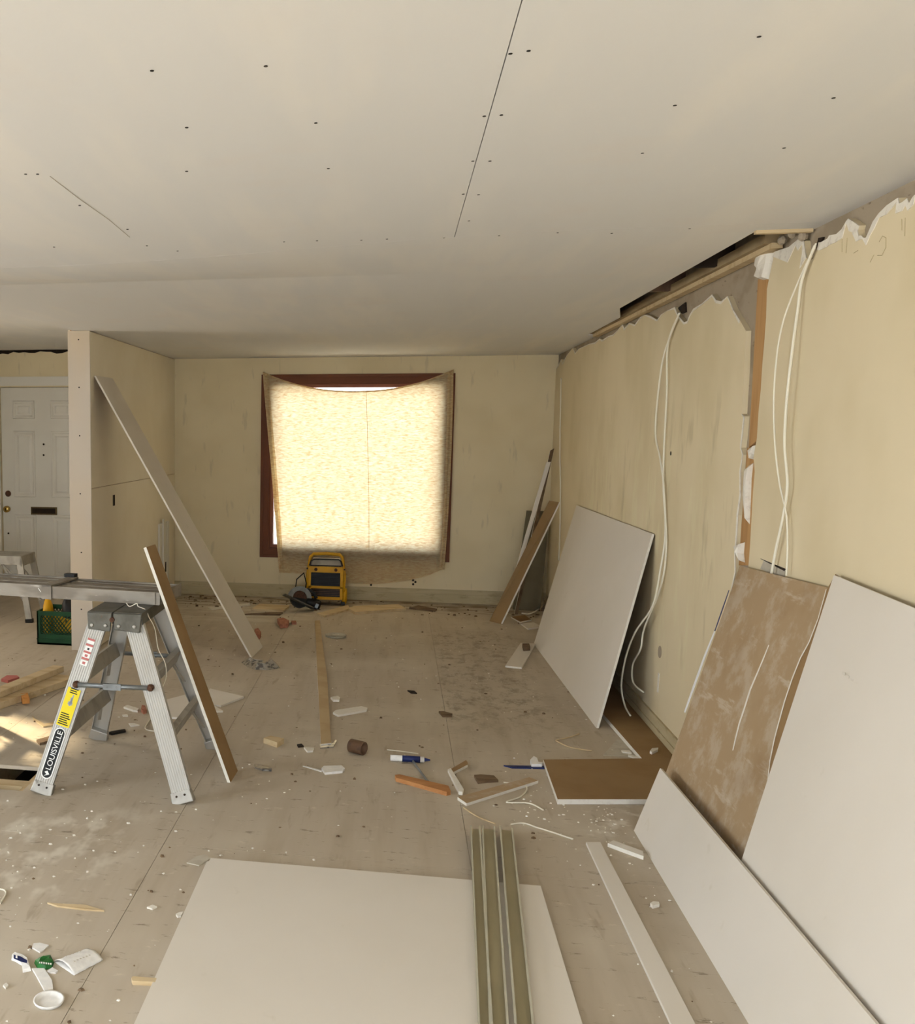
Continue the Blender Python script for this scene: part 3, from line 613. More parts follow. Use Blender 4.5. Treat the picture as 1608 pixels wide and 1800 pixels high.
# low long strip D
XD = (1.035, 1.128, .285)
Db = onz((1113, 1460)); Dt = onlean((1160, 1350), *XD); Dt2 = onlean((1548, 1800), *XD)
sheet('long_drywall_strip', [Vector((XD[0], Db.y, 0)), Vector((XD[0], 1.9, 0)), Vector((Dt2.x, 1.88, Dt2.z)), Dt], .012, 'long low white drywall strip leaning in front of the large white sheet')
# sliver of lumber under D near the frame bottom
tag(obj('lumber_scrap', MB().bb(1.062, 1.10, 2.62, 3.05, 0, .02), M['lumber']), 'piece of bare lumber lying under the long low drywall strip', 'wood scrap')
# L shaped brown board on the floor
Lz = .026
Lp = [onz(p, Lz) for p in ((955, 1335), (980, 1405), (1150, 1405))] + [Vector((1.19, 4.70, Lz)), Vector((XR-.02, 5.0, Lz)), Vector((XR-.02, 7.6, Lz)), Vector((1.27, 7.6, Lz))] + [onz(p, Lz) for p in ((1060, 1255), (1128, 1333))]
tag(obj('drywall_cutout', MB().board(Lp, .024), DRY('brown', 'paper')), 'brown L-shaped drywall cutout lying on the floor by the right wall', 'drywall')
# sheets lying on the floor near the camera
fz = .026
S0, S1 = onz((370, 1508), fz), onz((950, 1557), fz)
tag(obj('floor_drywall_sheet', MB().bb(S0.x-.014, S1.x-.02, 1.25, S0.y-.004, .0005, .0128), DRY()), 'lower drywall sheet of the pair lying flat, only its left edge showing', 'drywall')
fs_ = obj('floor_drywall_sheet', MB().board([(S0.x, S0.y, fz), (S1.x, S1.y, fz), (S1.x-.012, 1.24, fz), (S0.x-.004, 1.24, fz)], .0128), DRY())
tag(fs_, 'wide white drywall sheet lying flat on the floor in the foreground', 'drywall')
# narrow strip on the floor
q = [onz(p, .013) for p in ((1030, 1480), (1055, 1480), (1222, 1800), (1180, 1800))]
e0, e1 = q[2]+(q[2]-q[1])*.8, q[3]+(q[3]-q[0])*.8
sheet('narrow_drywall_strip', [q[0], q[1], e0, e1], .012, 'narrow white drywall strip lying on the floor beside the green metal channels')
# long board leaning on partition
t0, t1 = onx((168, 660), XP+.018), onx((198, 665), XP+.018); b0, b1 = onz((443, 1156)), onz((462, 1137))
sheet('leaning_drywall_strip', [b0, b1, t1, t0], .013, 'long pale drywall strip leaning up against the partition wall')
# metal channels
def channel(p0, p1, wd, hgt, z, label, flare=.004):
    a = onz(p0, z); b = onz(p1, z); b = b+(b-a)*.7; a.z = b.z = z
    u = (b-a).normalized(); sd = Vector((u.y, -u.x, 0)); sd = sd if sd.x > 0 else -sd; t = .0012
    sec = [(-wd/2-flare, hgt), (-wd/2, 0), (wd/2, 0), (wd/2+flare, hgt), (wd/2+flare-.006, hgt), (wd/2+flare-.006, hgt-t), (wd/2+flare-t*1.5, hgt-t), (wd/2-t, t), (-wd/2+t, t), (-wd/2-flare+t*1.5, hgt-t), (-wd/2-flare+.006, hgt-t), (-wd/2-flare+.006, hgt)]
    c = thing('metal_channel', label, 'metal channel', (a+b)/2-Vector((0, 0, 0)), 'galvanised drywall channels')
    obj('web', MB().sweep(a, b, [(-wd/2, 0), (wd/2, 0), (wd/2, t), (-wd/2, t)], sd, Vector((0, 0, 1))), M['galv'], c)
    for s in (-1, 1):
        f = [(s*wd/2, t), (s*(wd/2-t), t), (s*(wd/2+flare-t), hgt), (s*(wd/2+flare), hgt)]
        obj('flange', MB().sweep(a, b, f, sd, Vector((0, 0, 1))), M['galv'], c)
        f = [(s*(wd/2+flare), hgt), (s*(wd/2+flare), hgt+t), (s*(wd/2+flare-.007), hgt+t), (s*(wd/2+flare-.007), hgt)]
        obj('lip', MB().sweep(a, b, f, sd, Vector((0, 0, 1))), M['glint'], c)
channel((835, 1458), (852, 1799), .034, .016, fz+.002, 'leftmost green-grey metal channel lying on the foreground drywall sheet')
channel((858, 1458), (876, 1799), .046, .015, fz+.002, 'middle green-grey metal channel lying on the foreground drywall sheet')
channel((889, 1460), (920, 1799), .046, .017, fz+.002, 'rightmost green-grey metal channel lying on the foreground drywall sheet')

# corner strips by the back right corner
def strip3(name, pb, pt, yb, yt, th, label, front, back):
    a, b = [onz(p) for p in pb]; c, d_ = [ony(p, yt) for p in pt]
    return sheet(name, [a, b, d_, c], th, label, front, back)
strip3('corner_drywall_strip', [(860, 1092), (881, 1097)], [(965, 880), (983, 883)], 0, 9.30, .014, 'brown-backed drywall strip leaning in front in the far right corner', 'brown', 'paper')
cs = bpy.data.objects['corner_drywall_strip']; ea, eb_ = onz((881, 1097)), ony((983, 883), 9.30)
obj('gypsum_edge', MB().bar(ea+Vector((.004, 0, .004)), eb_+Vector((.004, 0, 0)), .012, .012, up=(0, 1, 0)), M['gyps'], cs)
a = onz((882, 1085)); b = a+Vector((.035, .012, 0)); c = ony((961, 812), 9.56); d_ = ony((968, 812), 9.56)
sheet('corner_drywall_strip', [a, b, d_, c], .014, 'tall grey-white drywall strip seen edge-on in the far right corner', 'paper', 'brown')
a = onz((904, 1080)); b = a+Vector((.03, .01, 0)); c = ony((967, 792), 9.76); d_ = ony((974, 788), 9.76)
sheet('corner_drywall_strip', [a, b, d_, c], .014, 'tallest dark strip leaning deep in the far right corner', 'oldwood', 'brown')
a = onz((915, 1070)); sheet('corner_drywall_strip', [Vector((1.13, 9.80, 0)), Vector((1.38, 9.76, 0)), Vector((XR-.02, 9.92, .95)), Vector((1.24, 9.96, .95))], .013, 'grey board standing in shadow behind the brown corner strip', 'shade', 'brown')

# ================================================================== trestle, plank
def leg_sec(wd, th, ribs):
    sec = []; n = ribs*4
    for i in range(n+1):
        p = -wd/2+wd*i/n; sec.append((p, th/2+(.0018 if (i % 4) in (1, 2) else 0)))
    t = .003
    return sec + [(wd/2, -th/2), (wd/2-t, -th/2), (wd/2-t, th/2-t), (-wd/2+t, th/2-t), (-wd/2+t, -th/2), (-wd/2, -th/2)]
TO = Vector((-1.26, 4.65, 0))
ts = thing('trestle', 'aluminium folding work trestle with warning stickers carrying the plank end', 'trestle', TO)
FEET = {'fl': Vector((-1.600, 4.235, 0)), 'fr': Vector((-.918, 4.25, 0)), 'rl': Vector((-1.585, 5.09, 0)), 'rr': Vector((-.915, 5.06, 0))}
TOPS = {'fl': Vector((-1.372, 4.435, .80)), 'fr': Vector((-1.200, 4.435, .80)), 'rl': Vector((-1.372, 4.90, .80)), 'rr': Vector((-1.200, 4.90, .80))}
FR = {}
for k in FEET:
    a, b = FEET[k], TOPS[k]; u = (b-a).normalized(); out = Vector((0, -1 if k[0] == 'f' else 1, 0))
    sd = u.cross(out).normalized(); n = sd.cross(u).normalized(); n = n if n.dot(out) > 0 else -n
    sd = sd if sd.x > 0 else -sd
    FR[k] = (a, u, sd, n, (b-a).length)
    a2 = a + u*(.035/u.z)*0 + Vector((0, 0, .012))
    lg = obj('leg', MB().sweep(a2+u*.045, b, leg_sec(.090, .03, 8), sd, n), M['aluW'], ts)
    obj('foot', MB().hexa([a+sd*p+n*q+Vector((0, 0, .0)) for p, q in ((-.053, .022), (.053, .022), (.053, -.022), (-.053, -.022))], [a+u*.060+sd*p+n*q for p, q in ((-.048, .019), (.048, .019), (.048, -.019), (-.048, -.019))]), M['alu'], lg, bevel=.004)
    for s in (-.02, .02): obj('rivet', MB().disc(a+u*.038+sd*s+n*.0205, .005, .004, n, 8), M['dark'], lg)
    # foot levelled: flatten corner below floor
def onleg(k, s, w, off): a, u, sd, n, L = FR[k]; return a+u*s+sd*w+n*(off+.0036)
for k1, k2, nm in (('fl', 'rl', -1), ('fr', 'rr', 1)):
    for s in (.30, .58):
        p, q = onleg(k1, s, 0, -.02), onleg(k2, s, 0, -.02)
        obj('rung', MB().bar(p, q, .028, .075, up=(nm*.35, 0, 1)), M['alu'], ts)
        for pp, sg in ((p, 1), (q, -1)):
            obj('rung_brace', MB().bar(pp+Vector((0, sg*.10, -.03)), pp+Vector((nm*.04, sg*.005, -.14)), .018, .005), M['alu'], ts)
for k, lft, rgt in (('f', 'fl', 'fr'), ('r', 'rl', 'rr')):
    p, q = onleg(lft, .535, 0, .032), onleg(rgt, .545, .0, .032); md = (p+q)/2
    sp = obj('spreader', MB().tube([p, md, q], .0115, 10), M['pipe'], ts, smooth=True)
    obj('hinge_plate', MB().box(md+Vector((0, -.010 if k == 'f' else .010, 0)), (.085, .012, .03)), M['pipe'], sp)
    for s in (-.022, .022): obj('rivet', MB().disc(md+Vector((s, -.016 if k == 'f' else .012, 0)), .006, .004, (0, 1, 0), 8), M['dark'], sp)
    for pp in (p, q): obj('bolt', MB().lathe([(.016, -.016), (.018, -.004), (.012, .012), (.004, .016)], pp, (0, -1, 0), 10), M['rust'], sp)
for x0, x1 in ((-1.415, -1.294), (-1.288, -1.150)):
    rl = obj('top_rail', MB().bb(x0, x1, 4.39, 4.945, .822, .848).bb(x0, x0+.004, 4.40, 4.935, .79, .824).bb(x1-.004, x1, 4.40, 4.935, .79, .824), M['steel'], ts, bevel=.003)
    for yy in (4.388, 4.947):
        obj('hinge_bracket', MB().hexa([(x0+.004, yy-.006, .765), (x1-.01, yy-.006, .755), (x1, yy-.006, .845), (x0, yy-.006, .845)], [(x0+.004, yy+.006, .765), (x1-.01, yy+.006, .755), (x1, yy+.006, .845), (x0, yy+.006, .845)]), M['steel'], rl, bevel=.004)
        for f in (.2, .75): obj('rivet', MB().lathe([(.008, -.005), (.01, 0), (.008, .006), (.003, .008)], (x0+(x1-x0)*f, yy-.007 if yy < 4.6 else yy+.007, .785), (0, -1 if yy < 4.6 else 1, 0), 8), M['alu'], rl)
obj('hinge_pin', MB().tube([(-1.291, 4.37, .815), (-1.291, 4.96, .815)], .012, 8), M['rust'], ts)
# stickers on the front legs
def sticker(k, s0, s1, w0, w1, mat, name, off=.0175, rnd=0):
    P = []
    if rnd:
        r = (w1-w0)/2
        for i in range(9): a = math.pi*i/8; P.append((s1-r+r*math.sin(a), (w0+w1)/2+r*math.cos(a)))
        for i in range(9): a = math.pi*i/8; P.append((s0+r-r*math.sin(a), (w0+w1)/2-r*math.cos(a)))
    else: P = [(s0, w0), (s0, w1), (s1, w1), (s1, w0)]
    return obj(name, MB().hexa([onleg(k, s, w_, off) for s, w_ in P], [onleg(k, s, w_, off+.0006) for s, w_ in P]), M[mat], ts)
sticker('fl', .075, .322, -.030, .026, 'wht', 'brand_sticker', rnd=1)
st = sticker('fl', .080, .317, -.025, .021, 'blk', 'brand_sticker', .0180, rnd=1)
a, u, sd, n, Ln = FR['fl']
TM = Matrix((u, -sd, n)).transposed().to_4x4(); TM.translation = onleg('fl', .213, -.002, .0190)
text_part('LOUISVILLE', .046, M['wht'], TM, ts, fit=(.185, .026))
obj('sticker_emblem', MB().hexa([onleg('fl', s, w_, .0187) for s, w_ in ((.086, -.012), (.100, .012), (.114, -.002), (.105, -.014), (.098, -.002))], [onleg('fl', s, w_, .0193) for s, w_ in ((.086, -.012), (.100, .012), (.114, -.002), (.105, -.014), (.098, -.002))]), M['wht'], ts)
sticker('fl', .330, .515, -.034, .030, 'yel', 'caution_sticker')
for i in range(6): sticker('fl', 0.338+i*.010, .343+i*.010, -.028, .022-.006*(i % 3), 'blk', 'caution_print', .0182)
for i in range(3): sticker('fl', .490+i*.010, .495+i*.010, -.020, .018-.004*(i % 2), 'blk', 'caution_print', .0182)
for s0, s1, w0, w1 in ((.430, .470, -.006, .004), (.445, .485, -.001, .006), (.435, .450, -.012, .010)): sticker('fl', s0, s1, w0, w1, 'pipe', 'caution_figure', .0182)
for s0, c in ((.630, 'wht'), (.658, 'red'), (.668, 'wht'), (.690, 'red'), (.700, 'wht'), (.724, 'red'), (.736, 'wht'), (.752, 'red')):
    sticker('fl', s0, s0+.0098 if c == 'red' else s0+.026, -.018, .018, c, 'safety_sticker', .0176 if c == 'wht' else .0181)
for s0 in (.642, .678): sticker('fl', s0-.006, s0+.006, -.007, .007, 'red', 'safety_pictogram', .0183)
sticker('fl', .706, .716, -.005, .005, 'blk', 'safety_pictogram', .0183)
# aluminium plank
pd = Vector((-.990, .142, 0)).normalized(); pn = Vector((pd.y, -pd.x, 0)); pn = pn if pn.y > 0 else -pn
PE = Vector((-1.122, 4.61, .849))
pk = thing('scaffold_plank', 'long telescoping aluminium scaffold plank resting across the trestle', 'plank', PE)
def plank(s0, s1, w0, w1, z0, z1, name='deck', mat='aluD'):
    mb = MB(); q = lambda s, w_, z: PE+pd*s+pn*w_+Vector((0, 0, z))
    mb.hexa([q(s0, w0, z0), q(s1, w0, z0), q(s1, w1, z0), q(s0, w1, z0)], [q(s0, w0, z1), q(s1, w0, z1), q(s1, w1, z1), q(s0, w1, z1)])
    return obj(name, mb, M[mat], pk)
for s0, s1, i in ((0, .62, .004), (.60, 2.0, 0.)):
    plank(s0, s1, i, .012+i, 0, .066-i, 'side_rail'); plank(s0, s1, .288-i, .30-i, 0, .066-i, 'side_rail')
    for j in range(5): plank(s0, s1, .014+i+j*.055, .064+i+j*.055, .050-i, .060-i-.004*(j % 2), 'deck_slat')
plank(.585, .64, -.005, .305, .060, .068, 'slide_bracket'); plank(.585, .64, -.005, .0, -.004, .068, 'slide_bracket')
plank(-.004, .0, 0, .30, .004, .066, 'end_cap'); plank(.02, .10, .0, -.003, .004, .064, 'end_plate', 'aluD')
plank(.60, .66, .285, .325, .066, .085, 'latch_grip', 'black')
obj('light_scratch', MB().bar(PE+pd*.66+pn*-.0005+Vector((0, 0, .05)), PE+pd*.645+pn*-.0005+Vector((0, 0, .03)), .003, .003), M['wht'], pk)
# second trestle holding the plank's other end, left of the picture
def copy_tree(o, parent=None):
    c = o.copy(); COL.objects.link(c); c.parent = parent
    for ch in list(o.children): copy_tree(ch, c)
    return c
t2 = copy_tree(ts); t2.location = TO+Vector((-1.50, .25, 0)); t2['label'] = 'second matching trestle under the plank end beyond the left edge of the picture'
# drywall strip leaning on the plank
a, b = onz((405, 1376)), onz((418, 1355)); c, d_ = ony((257, 962), 4.60), ony((273, 958), 4.73)
c.z = d_.z = 1.135
sp_ = thing('leaning_drywall_strip', 'brown drywall strip with white edge leaning on the trestle plank', 'drywall', a)
th = (d_-c).cross(a-c).normalized()*.014
obj('board', MB().board([a, b, d_, c], .015), [M['brown'], M['gyps'], M['gyps']], sp_)

# small step platform in the hall
st2 = thing('step_platform', 'small aluminium step platform standing in front of the hall door', 'platform', (-3.5, 8.4, 0))
obj('deck', MB().bb(-4.0, -3.262, 8.22, 8.56, .575, .592), M['alu'], st2); obj('side_rail', MB().bb(-4.0, -3.262, 8.215, 8.225, .515, .588).bb(-4.0, -3.262, 8.555, 8.565, .515, .588), M['alu'], st2)
obj('end_cap', MB().bb(-3.266, -3.258, 8.215, 8.565, .50, .59), M['alu'], st2)
for (xt, yt), (xb, yb2) in (((-3.285, 8.24), (-3.185, 8.20)), ((-3.285, 8.54), (-3.20, 8.62)), ((-3.97, 8.24), (-4.06, 8.20)), ((-3.97, 8.54), (-4.06, 8.62))):
    lg = obj('leg', MB().bar((xt, yt, .575), (xb, yb2, .03), .055, .025, up=(0, 1, 0)), M['alu'], st2)
    obj('foot', MB().bar((xb, yb2, .035), (xb+.003, yb2, 0), .066, .036, up=(0, 1, 0)), M['black'], lg)
    sgn = -1 if xt > -3.5 else 1
    obj('brace', MB().tube([(xt+sgn*.16, yt, .515), (xt+sgn*.05, yt, .40), (xt-sgn*.045, yt-.005, .27)], .009, 6), M['alu'], st2)
    obj('lower_brace', MB().tube([(xt+sgn*.16, yt, .515), (xt+sgn*.10, yt, .40), (xb+sgn*.02, (yt+yb2)/2, .14)], .012, 6), M['alu'], st2)

# milk crate with tool bags
cx0, cx1, cy0, cy1 = -2.795, -2.462, 7.36, 7.69
cr = thing('milk_crate', 'dark green plastic milk crate beside the partition end', 'crate', ((cx0+cx1)/2, (cy0+cy1)/2, 0))
obj('base', MB().bb(cx0, cx1, cy0, cy1, 0, .015), M['green'], cr)
for nm, ax in (('front', 0), ('back', 1), ('left', 2), ('right', 3)):
    def P(u, z, o=0.):
        if ax == 0: return Vector((cx0+(cx1-cx0)*u, cy0+o, z))
        if ax == 1: return Vector((cx0+(cx1-cx0)*u, cy1-o, z))
        if ax == 2: return Vector((cx0+o, cy0+(cy1-cy0)*u, z))
        return Vector((cx1-o, cy0+(cy1-cy0)*u, z))
    mb = MB(); nrm = (0, 1, 0) if ax < 2 else (1, 0, 0)
    for u0, u1, z0, z1 in ((0, 1, 0, .085), (0, 1, .235, .27), (0, .08, .085, .235), (.92, 1, .085, .235)):
        mb.hexa([P(u0, z0), P(u1, z0), P(u1, z0, .012), P(u0, z0, .012)], [P(u0, z1), P(u1, z1), P(u1, z1, .012), P(u0, z1, .012)])
    side = obj('side_panel', mb, M['green'], cr)
    lt = MB()
    for i in range(-4, 10):
        for sgn in (1, -1):
            u0 = .08+i*.085; u1 = u0+.36*sgn
            pts_ = [(u0+(u1-u0)*t, .085+.15*t) for t in (0, 1)]
            (ua, za), (ub, zb_) = pts_
            lo, hi = .08, .92
            def clip(u, z):
                t = None
                if u < lo: t = (lo-ua)/(ub-ua)
                if u > hi: t = (hi-ua)/(ub-ua)
                return (u, z) if t is None else (ua+(ub-ua)*t, za+(zb_-za)*t)
            if (ua < lo and ub < lo) or (ua > hi and ub > hi): continue
            A, B = clip(ua, za), clip(ub, zb_)
            lt.bar(P(A[0], A[1], .006), P(B[0], B[1], .006), .007, .007)
    obj('lattice', lt, M['green'], side)
    obj('rib', MB().hexa([P(0, .04, -.004), P(1, .04, -.004), P(1, .04, .0), P(0, .04, .0)], [P(0, .048, -.004), P(1, .048, -.004), P(1, .048, 0), P(0, .048, 0)]), M['green'], side)
def blob(c, r, mat, name, label, cat, seed, k=.25):
    mb = MB(); random.seed(seed); nu, nv = 16, 10
    for j in range(nv+1):
        for i in range(nu):
            a = 2*math.pi*i/nu; b = math.pi*j/nv; d = Vector((math.cos(a)*math.sin(b), math.sin(a)*math.sin(b), -math.cos(b)))
            f = 1+k*mnoise.noise(d*1.8+Vector((seed, 0, 0)))
            mb.v.append(Vector(c)+Vector((d.x*r[0], d.y*r[1], d.z*r[2]))*f)
    for j in range(nv):
        for i in range(nu): mb.f.append([j*nu+i, j*nu+(i+1) % nu, (j+1)*nu+(i+1) % nu, (j+1)*nu+i]); mb.m.append(0)
    return tag(obj(name, mb, M[mat], smooth=True), label, cat)
blob((-2.56, 7.50, .235), (.085, .11, .15), 'black', 'tool_bag', 'black fabric tool bag sticking out of the green crate', 'bag', 3)
blob((-2.735, 7.46, .20), (.045, .07, .17), 'yellow', 'tool_case', 'yellow plastic tool case upright in the green crate', 'tool', 9, .12)
tag(obj('yellow_tray', MB().hexa([(-2.66, 7.385, .10), (-2.52, 7.385, .10), (-2.52, 7.41, .10), (-2.66, 7.41, .10)], [(-2.66, 7.385, .24), (-2.50, 7.385, .20), (-2.50, 7.41, .20), (-2.66, 7.41, .24)]), M['yellow']), 'yellow box visible through the green crate lattice', 'box')

# portable heater under the curtain
hx, hy, hw = -.665, 9.72, .385
ht = thing('portable_heater', 'yellow framed portable site heater with black front grille below the drop cloth', 'heater', (hx, hy, 0))
xl, xr_ = hx-hw/2, hx+hw/2
ps = [(xl+.015, hy-.02, .03), (xl+.012, hy-.01, .30), (xl+.03, hy, .43), (xl+.035, hy+.01, .47), (xl+.065, hy+.015, .498), (hx, hy+.015, .505), (xr_-.065, hy+.015, .498), (xr_-.035, hy+.01, .47), (xr_-.03, hy, .43), (xr_-.012, hy-.01, .30), (xr_-.015, hy-.02, .03)]
obj('tube_frame', MB().tube(ps, .016, 10), M['yellow'], ht, smooth=True)
obj('housing', MB().bb(xl+.03, xr_-.03, hy-.05, hy+.12, .06, .36), M['black'], ht, bevel=.01)
ff = obj('front_frame', MB().bb(xl+.022, xr_-.022, hy-.066, hy-.05, .325, .385).bb(xl+.022, xr_-.022, hy-.066, hy-.05, .165, .192).bb(xl+.022, xl+.05, hy-.066, hy-.05, .06, .33).bb(xr_-.05, xr_-.022, hy-.066, hy-.05, .06, .33).bb(xl+.05, xr_-.05, hy-.066, hy-.05, .055, .085), M['yellow'], ht, bevel=.004)
for i in range(9): obj('grille_bar', MB().bb(xl+.052, xr_-.052, hy-.062, hy-.054, .204+i*.0135, .209+i*.0135), M['black'], ht)
for i in range(4): obj('vent_slat', MB().bb(xl+.052, xr_-.052, hy-.062, hy-.054, .098+i*.017, .104+i*.017), M['tubeb'], ht)
for s in (-.095, .10): obj('knob', MB().lathe([(.016, 0), (.016, .012), (.010, .018)], (hx+s, hy-.066, .356), (0, -1, 0), 12), M['rust'], ht)
for s in (-1, 1):
    obj('corner_bolt', MB().disc((hx+s*(hw/2-.01), hy-.03, .358), .009, .012, (0, -1, 0), 8), M['black'], ht)
    obj('wheel', MB().lathe([(.05, -.022), (.075, -.016), (.08, 0), (.075, .016), (.05, .022)], (hx+s*(hw/2-.005), hy+.03, .085), (1, 0, 0), 20), M['yellow'], ht, smooth=True)
    obj('foot', MB().bb(hx+s*(hw/2-.02)-.018, hx+s*(hw/2-.02)+.018, hy-.04, hy, 0, .035), M['black'], ht)
rf = obj('reflector', MB().hexa([(xl+.035, hy-.045, .385), (xr_-.035, hy-.045, .385), (xr_-.035, hy+.10, .385), (xl+.035, hy+.10, .385)], [(xl+.06, hy-.01, .445), (xr_-.06, hy-.01, .445), (xr_-.06, hy+.08, .455), (xl+.06, hy+.08, .455)]), M['alu'], ht, bevel=.006)
obj('hood_rim', MB().tube([(xl+.03, hy-.045, .39), (xl+.045, hy-.02, .435), (xl+.07, hy-.012, .452), (xr_-.07, hy-.012, .452), (xr_-.045, hy-.02, .435), (xr_-.03, hy-.045, .39)], .007, 6), M['black'], rf)
obj('dark_gap', MB().bb(xl+.04, xr_-.04, hy-.055, hy-.048, .386, .398), M['black'], rf)

# circular saw
sx, sy = -.845, 9.36
sw = thing('circular_saw', 'black circular saw with grey blade guard lying in front of the heater', 'saw', (sx, sy, 0))
axb = Vector((.35, -.9, .25)).normalized()
gc = Vector((sx-.035, sy-.04, .115))
half = MB(); e1 = Vector((1, 0, -.1)).normalized(); e1 = (e1-axb*e1.dot(axb)).normalized(); e2 = axb.cross(e1); e2 = e2 if e2.z > 0 else -e2
def arc(r, a0, a1, o, n_=16): return [gc+axb*o+e1*math.cos(a0+(a1-a0)*i/n_)*r+e2*math.sin(a0+(a1-a0)*i/n_)*r for i in range(n_+1)]
A_ = arc(.115, -.1, math.pi+.1, .0)+arc(.072, math.pi+.1, -.1, .0); B_ = [p-axb*.045 for p in A_]
obj('upper_guard', half.hexa(A_, B_), M['pipe'], sw)
obj('blade', MB().lathe([(.088, -.002), (.09, 0), (.088, .002)], gc-axb*.02, axb, 28), M['rust'], sw)
A_ = arc(.095, math.pi, 2*math.pi, -.005); B_ = [p-axb*.03 for p in A_]
obj('lower_guard', MB().hexa(A_, B_), M['black'], sw)
obj('shoe_plate', MB().bar(gc+e1*-.17+e2*.0+axb*.03, gc+e1*.13-e2*.08+axb*.03, .012, .10, up=axb), M['steel'], sw)
obj('motor', MB().lathe([(.02, -.0), (.048, .01), (.052, .06), (.052, .12), (.042, .15), (.02, .155)], gc-axb*.05+Vector((.06, .0, -.025)), Vector((.85, .25, -.25)), 16), M['black'], sw, smooth=True)
obj('motor_label', MB().box(gc+Vector((.165, -.06, -.06)), (.03, .01, .04), M=Matrix.Rotation(.4, 3, 'Y')), M['pipe'], sw)
obj('handle', MB().tube([gc+Vector((.03, .05, .05)), gc+Vector((.07, .07, .075)), gc+Vector((.13, .07, .04)), gc+Vector((.15, .06, -.01))], .018, 10), M['black'], sw, smooth=True)
obj('power_cord', MB().tube([gc+Vector((.02, .08, .06)), gc+Vector((-.06, .15, .07)), gc+Vector((-.055, .2, .15)), gc+Vector((.01, .24, .21)), gc+Vector((.03, .30, .10)), gc+Vector((.0, .30, -.10))], .006, 6), M['black'], sw)
lowest = min((o.matrix_local @ v.co).z for o in sw.children for v in o.data.vertices)
sw.location.z = -lowest

# ================================================================== cables
def smooth_path(pts, n=6):
    P = [Vector(p) for p in pts]; out = []
    for i in range(len(P)-1):
        p0, p1, p2, p3 = P[max(i-1, 0)], P[i], P[i+1], P[min(i+2, len(P)-1)]
        for k in range(n):
            t = k/n; out.append(.5*((2*p1)+(p2-p0)*t+(2*p0-5*p1+4*p2-p3)*t*t+(3*p1-p0-3*p2+p3)*t**3))
    out.append(P[-1]); return out
def cable(px, r, label, offs=None, group=None, x0=XR):
    pts = [onx(p, x0-(offs[i] if offs else .02)) for i, p in enumerate(px)]
    return tag(obj('cable', MB().tube(smooth_path(pts), r, 6), M['cable'], smooth=True), label, 'cable', group)
G = 'white cables hanging down the yellow wall'
cable([(1193, 552), (1168, 620), (1158, 680), (1152, 760), (1160, 805), (1167, 860), (1169, 940), (1160, 1005), (1147, 1065), (1116, 1112), (1099, 1158), (1092, 1205), (1098, 1240), (1108, 1258)], .0055, 'white cable on the middle of the yellow wall, ending lowest in a hook', [.014, .016, .02, .02, .02, .015, .015, .03, .05, .09, .12, .12, .10, .09], G)
cable([(1194, 550), (1174, 605), (1172, 690), (1167, 790), (1166, 860), (1171, 940), (1168, 1000), (1155, 1050), (1132, 1105), (1126, 1140), (1112, 1168), (1113, 1200), (1131, 1217)], .0055, 'white cable on the middle of the yellow wall, ending in the shorter curl', [.014, .014, .014, .012, .012, .012, .012, .02, .04, .05, .06, .06, .03], G)
cable([(1434, 428), (1403, 495), (1378, 560), (1366, 620), (1360, 700), (1362, 780), (1370, 850), (1382, 905), (1384, 960), (1382, 1012)], .0036, 'thin white cable bowing left above the dusty brown sheet', [.014, .02, .04, .05, .05, .045, .03, .02, .02, .02], G)
cable([(1432, 432), (1410, 490), (1402, 545), (1392, 620), (1383, 700), (1379, 780), (1384, 850), (1377, 905), (1365, 960), (1356, 1008)], .0056, 'thicker white cable hanging straighter above the dusty brown sheet', [.014, .016, .02, .03, .035, .03, .025, .02, .02, .02], G)
cable([(986, 665), (985, 720), (984, 790), (985, 860), (984, 930), (982, 985)], .006, 'thin cable running down the far right room corner', [.02, .02, .02, .02, .02, .02], G)
tag(obj('cable', MB().tube(smooth_path([onz((917, 1078), .01), onz((930, 1079), .012), onz((945, 1072), .02), onz((962, 1058), .03)]), .006, 6), M['cable'], smooth=True), 'short white cable end curling on the floor in the far right corner', 'cable', G)
tag(obj('string', MB().tube(smooth_path([ony(p, 4.5) for p in ((222, 1060), (228, 1066), (240, 1061), (243, 1066), (256, 1072), (262, 1085))]+[ony(p, 4.53) for p in ((272, 1105), (278, 1140), (290, 1165), (292, 1190), (284, 1215), (288, 1228))]+[onz((289, 1233), .006)]), .0022, 5), M['cable']), 'thin white string hanging from the plank end past the trestle', 'string')

# ================================================================== scraps on the floor
def flat(name, px, h, mat, label, cat='scrap', z0=0, group=None, bevel=0):
    P = [onz(p, z0+h) for p in px]
    if isinstance(mat, (list, tuple)): return tag(obj(name, MB().board(P, h), [M[k] for k in mat], bevel=bevel), label, cat, group)
    return tag(obj(name, MB().hexa([Vector((p.x, p.y, z0)) for p in P], P), M[mat], bevel=bevel), label, cat, group)
PB = ('paper', 'brown', 'gyps'); BP = ('brown', 'paper', 'gyps')
flat('drywall_scrap', [(369, 1210), (429, 1224), (388, 1240), (352, 1236)], .012, PB, 'pointed pale drywall scrap behind the leaning brown strip')
flat('drywall_scrap', [(287, 1231), (337, 1218), (392, 1249), (325, 1251), (316, 1261), (291, 1260)], .012, PB, 'broad pale drywall scrap seen between the trestle legs', z0=0)
flat('floor_strip', [(553, 1091), (562, 1090), (566, 1125), (575, 1190), (582, 1306), (564, 1308)], .013, ('brownP', 'paper', 'gyps'), 'long brown drywall strip lying in the middle of the floor')
flat('drywall_scrap', [(585, 1252), (594, 1257), (644, 1248), (646, 1244), (635, 1241), (590, 1248)], .012, 'gyps', 'white finger-shaped drywall scrap right of the brown floor strip')
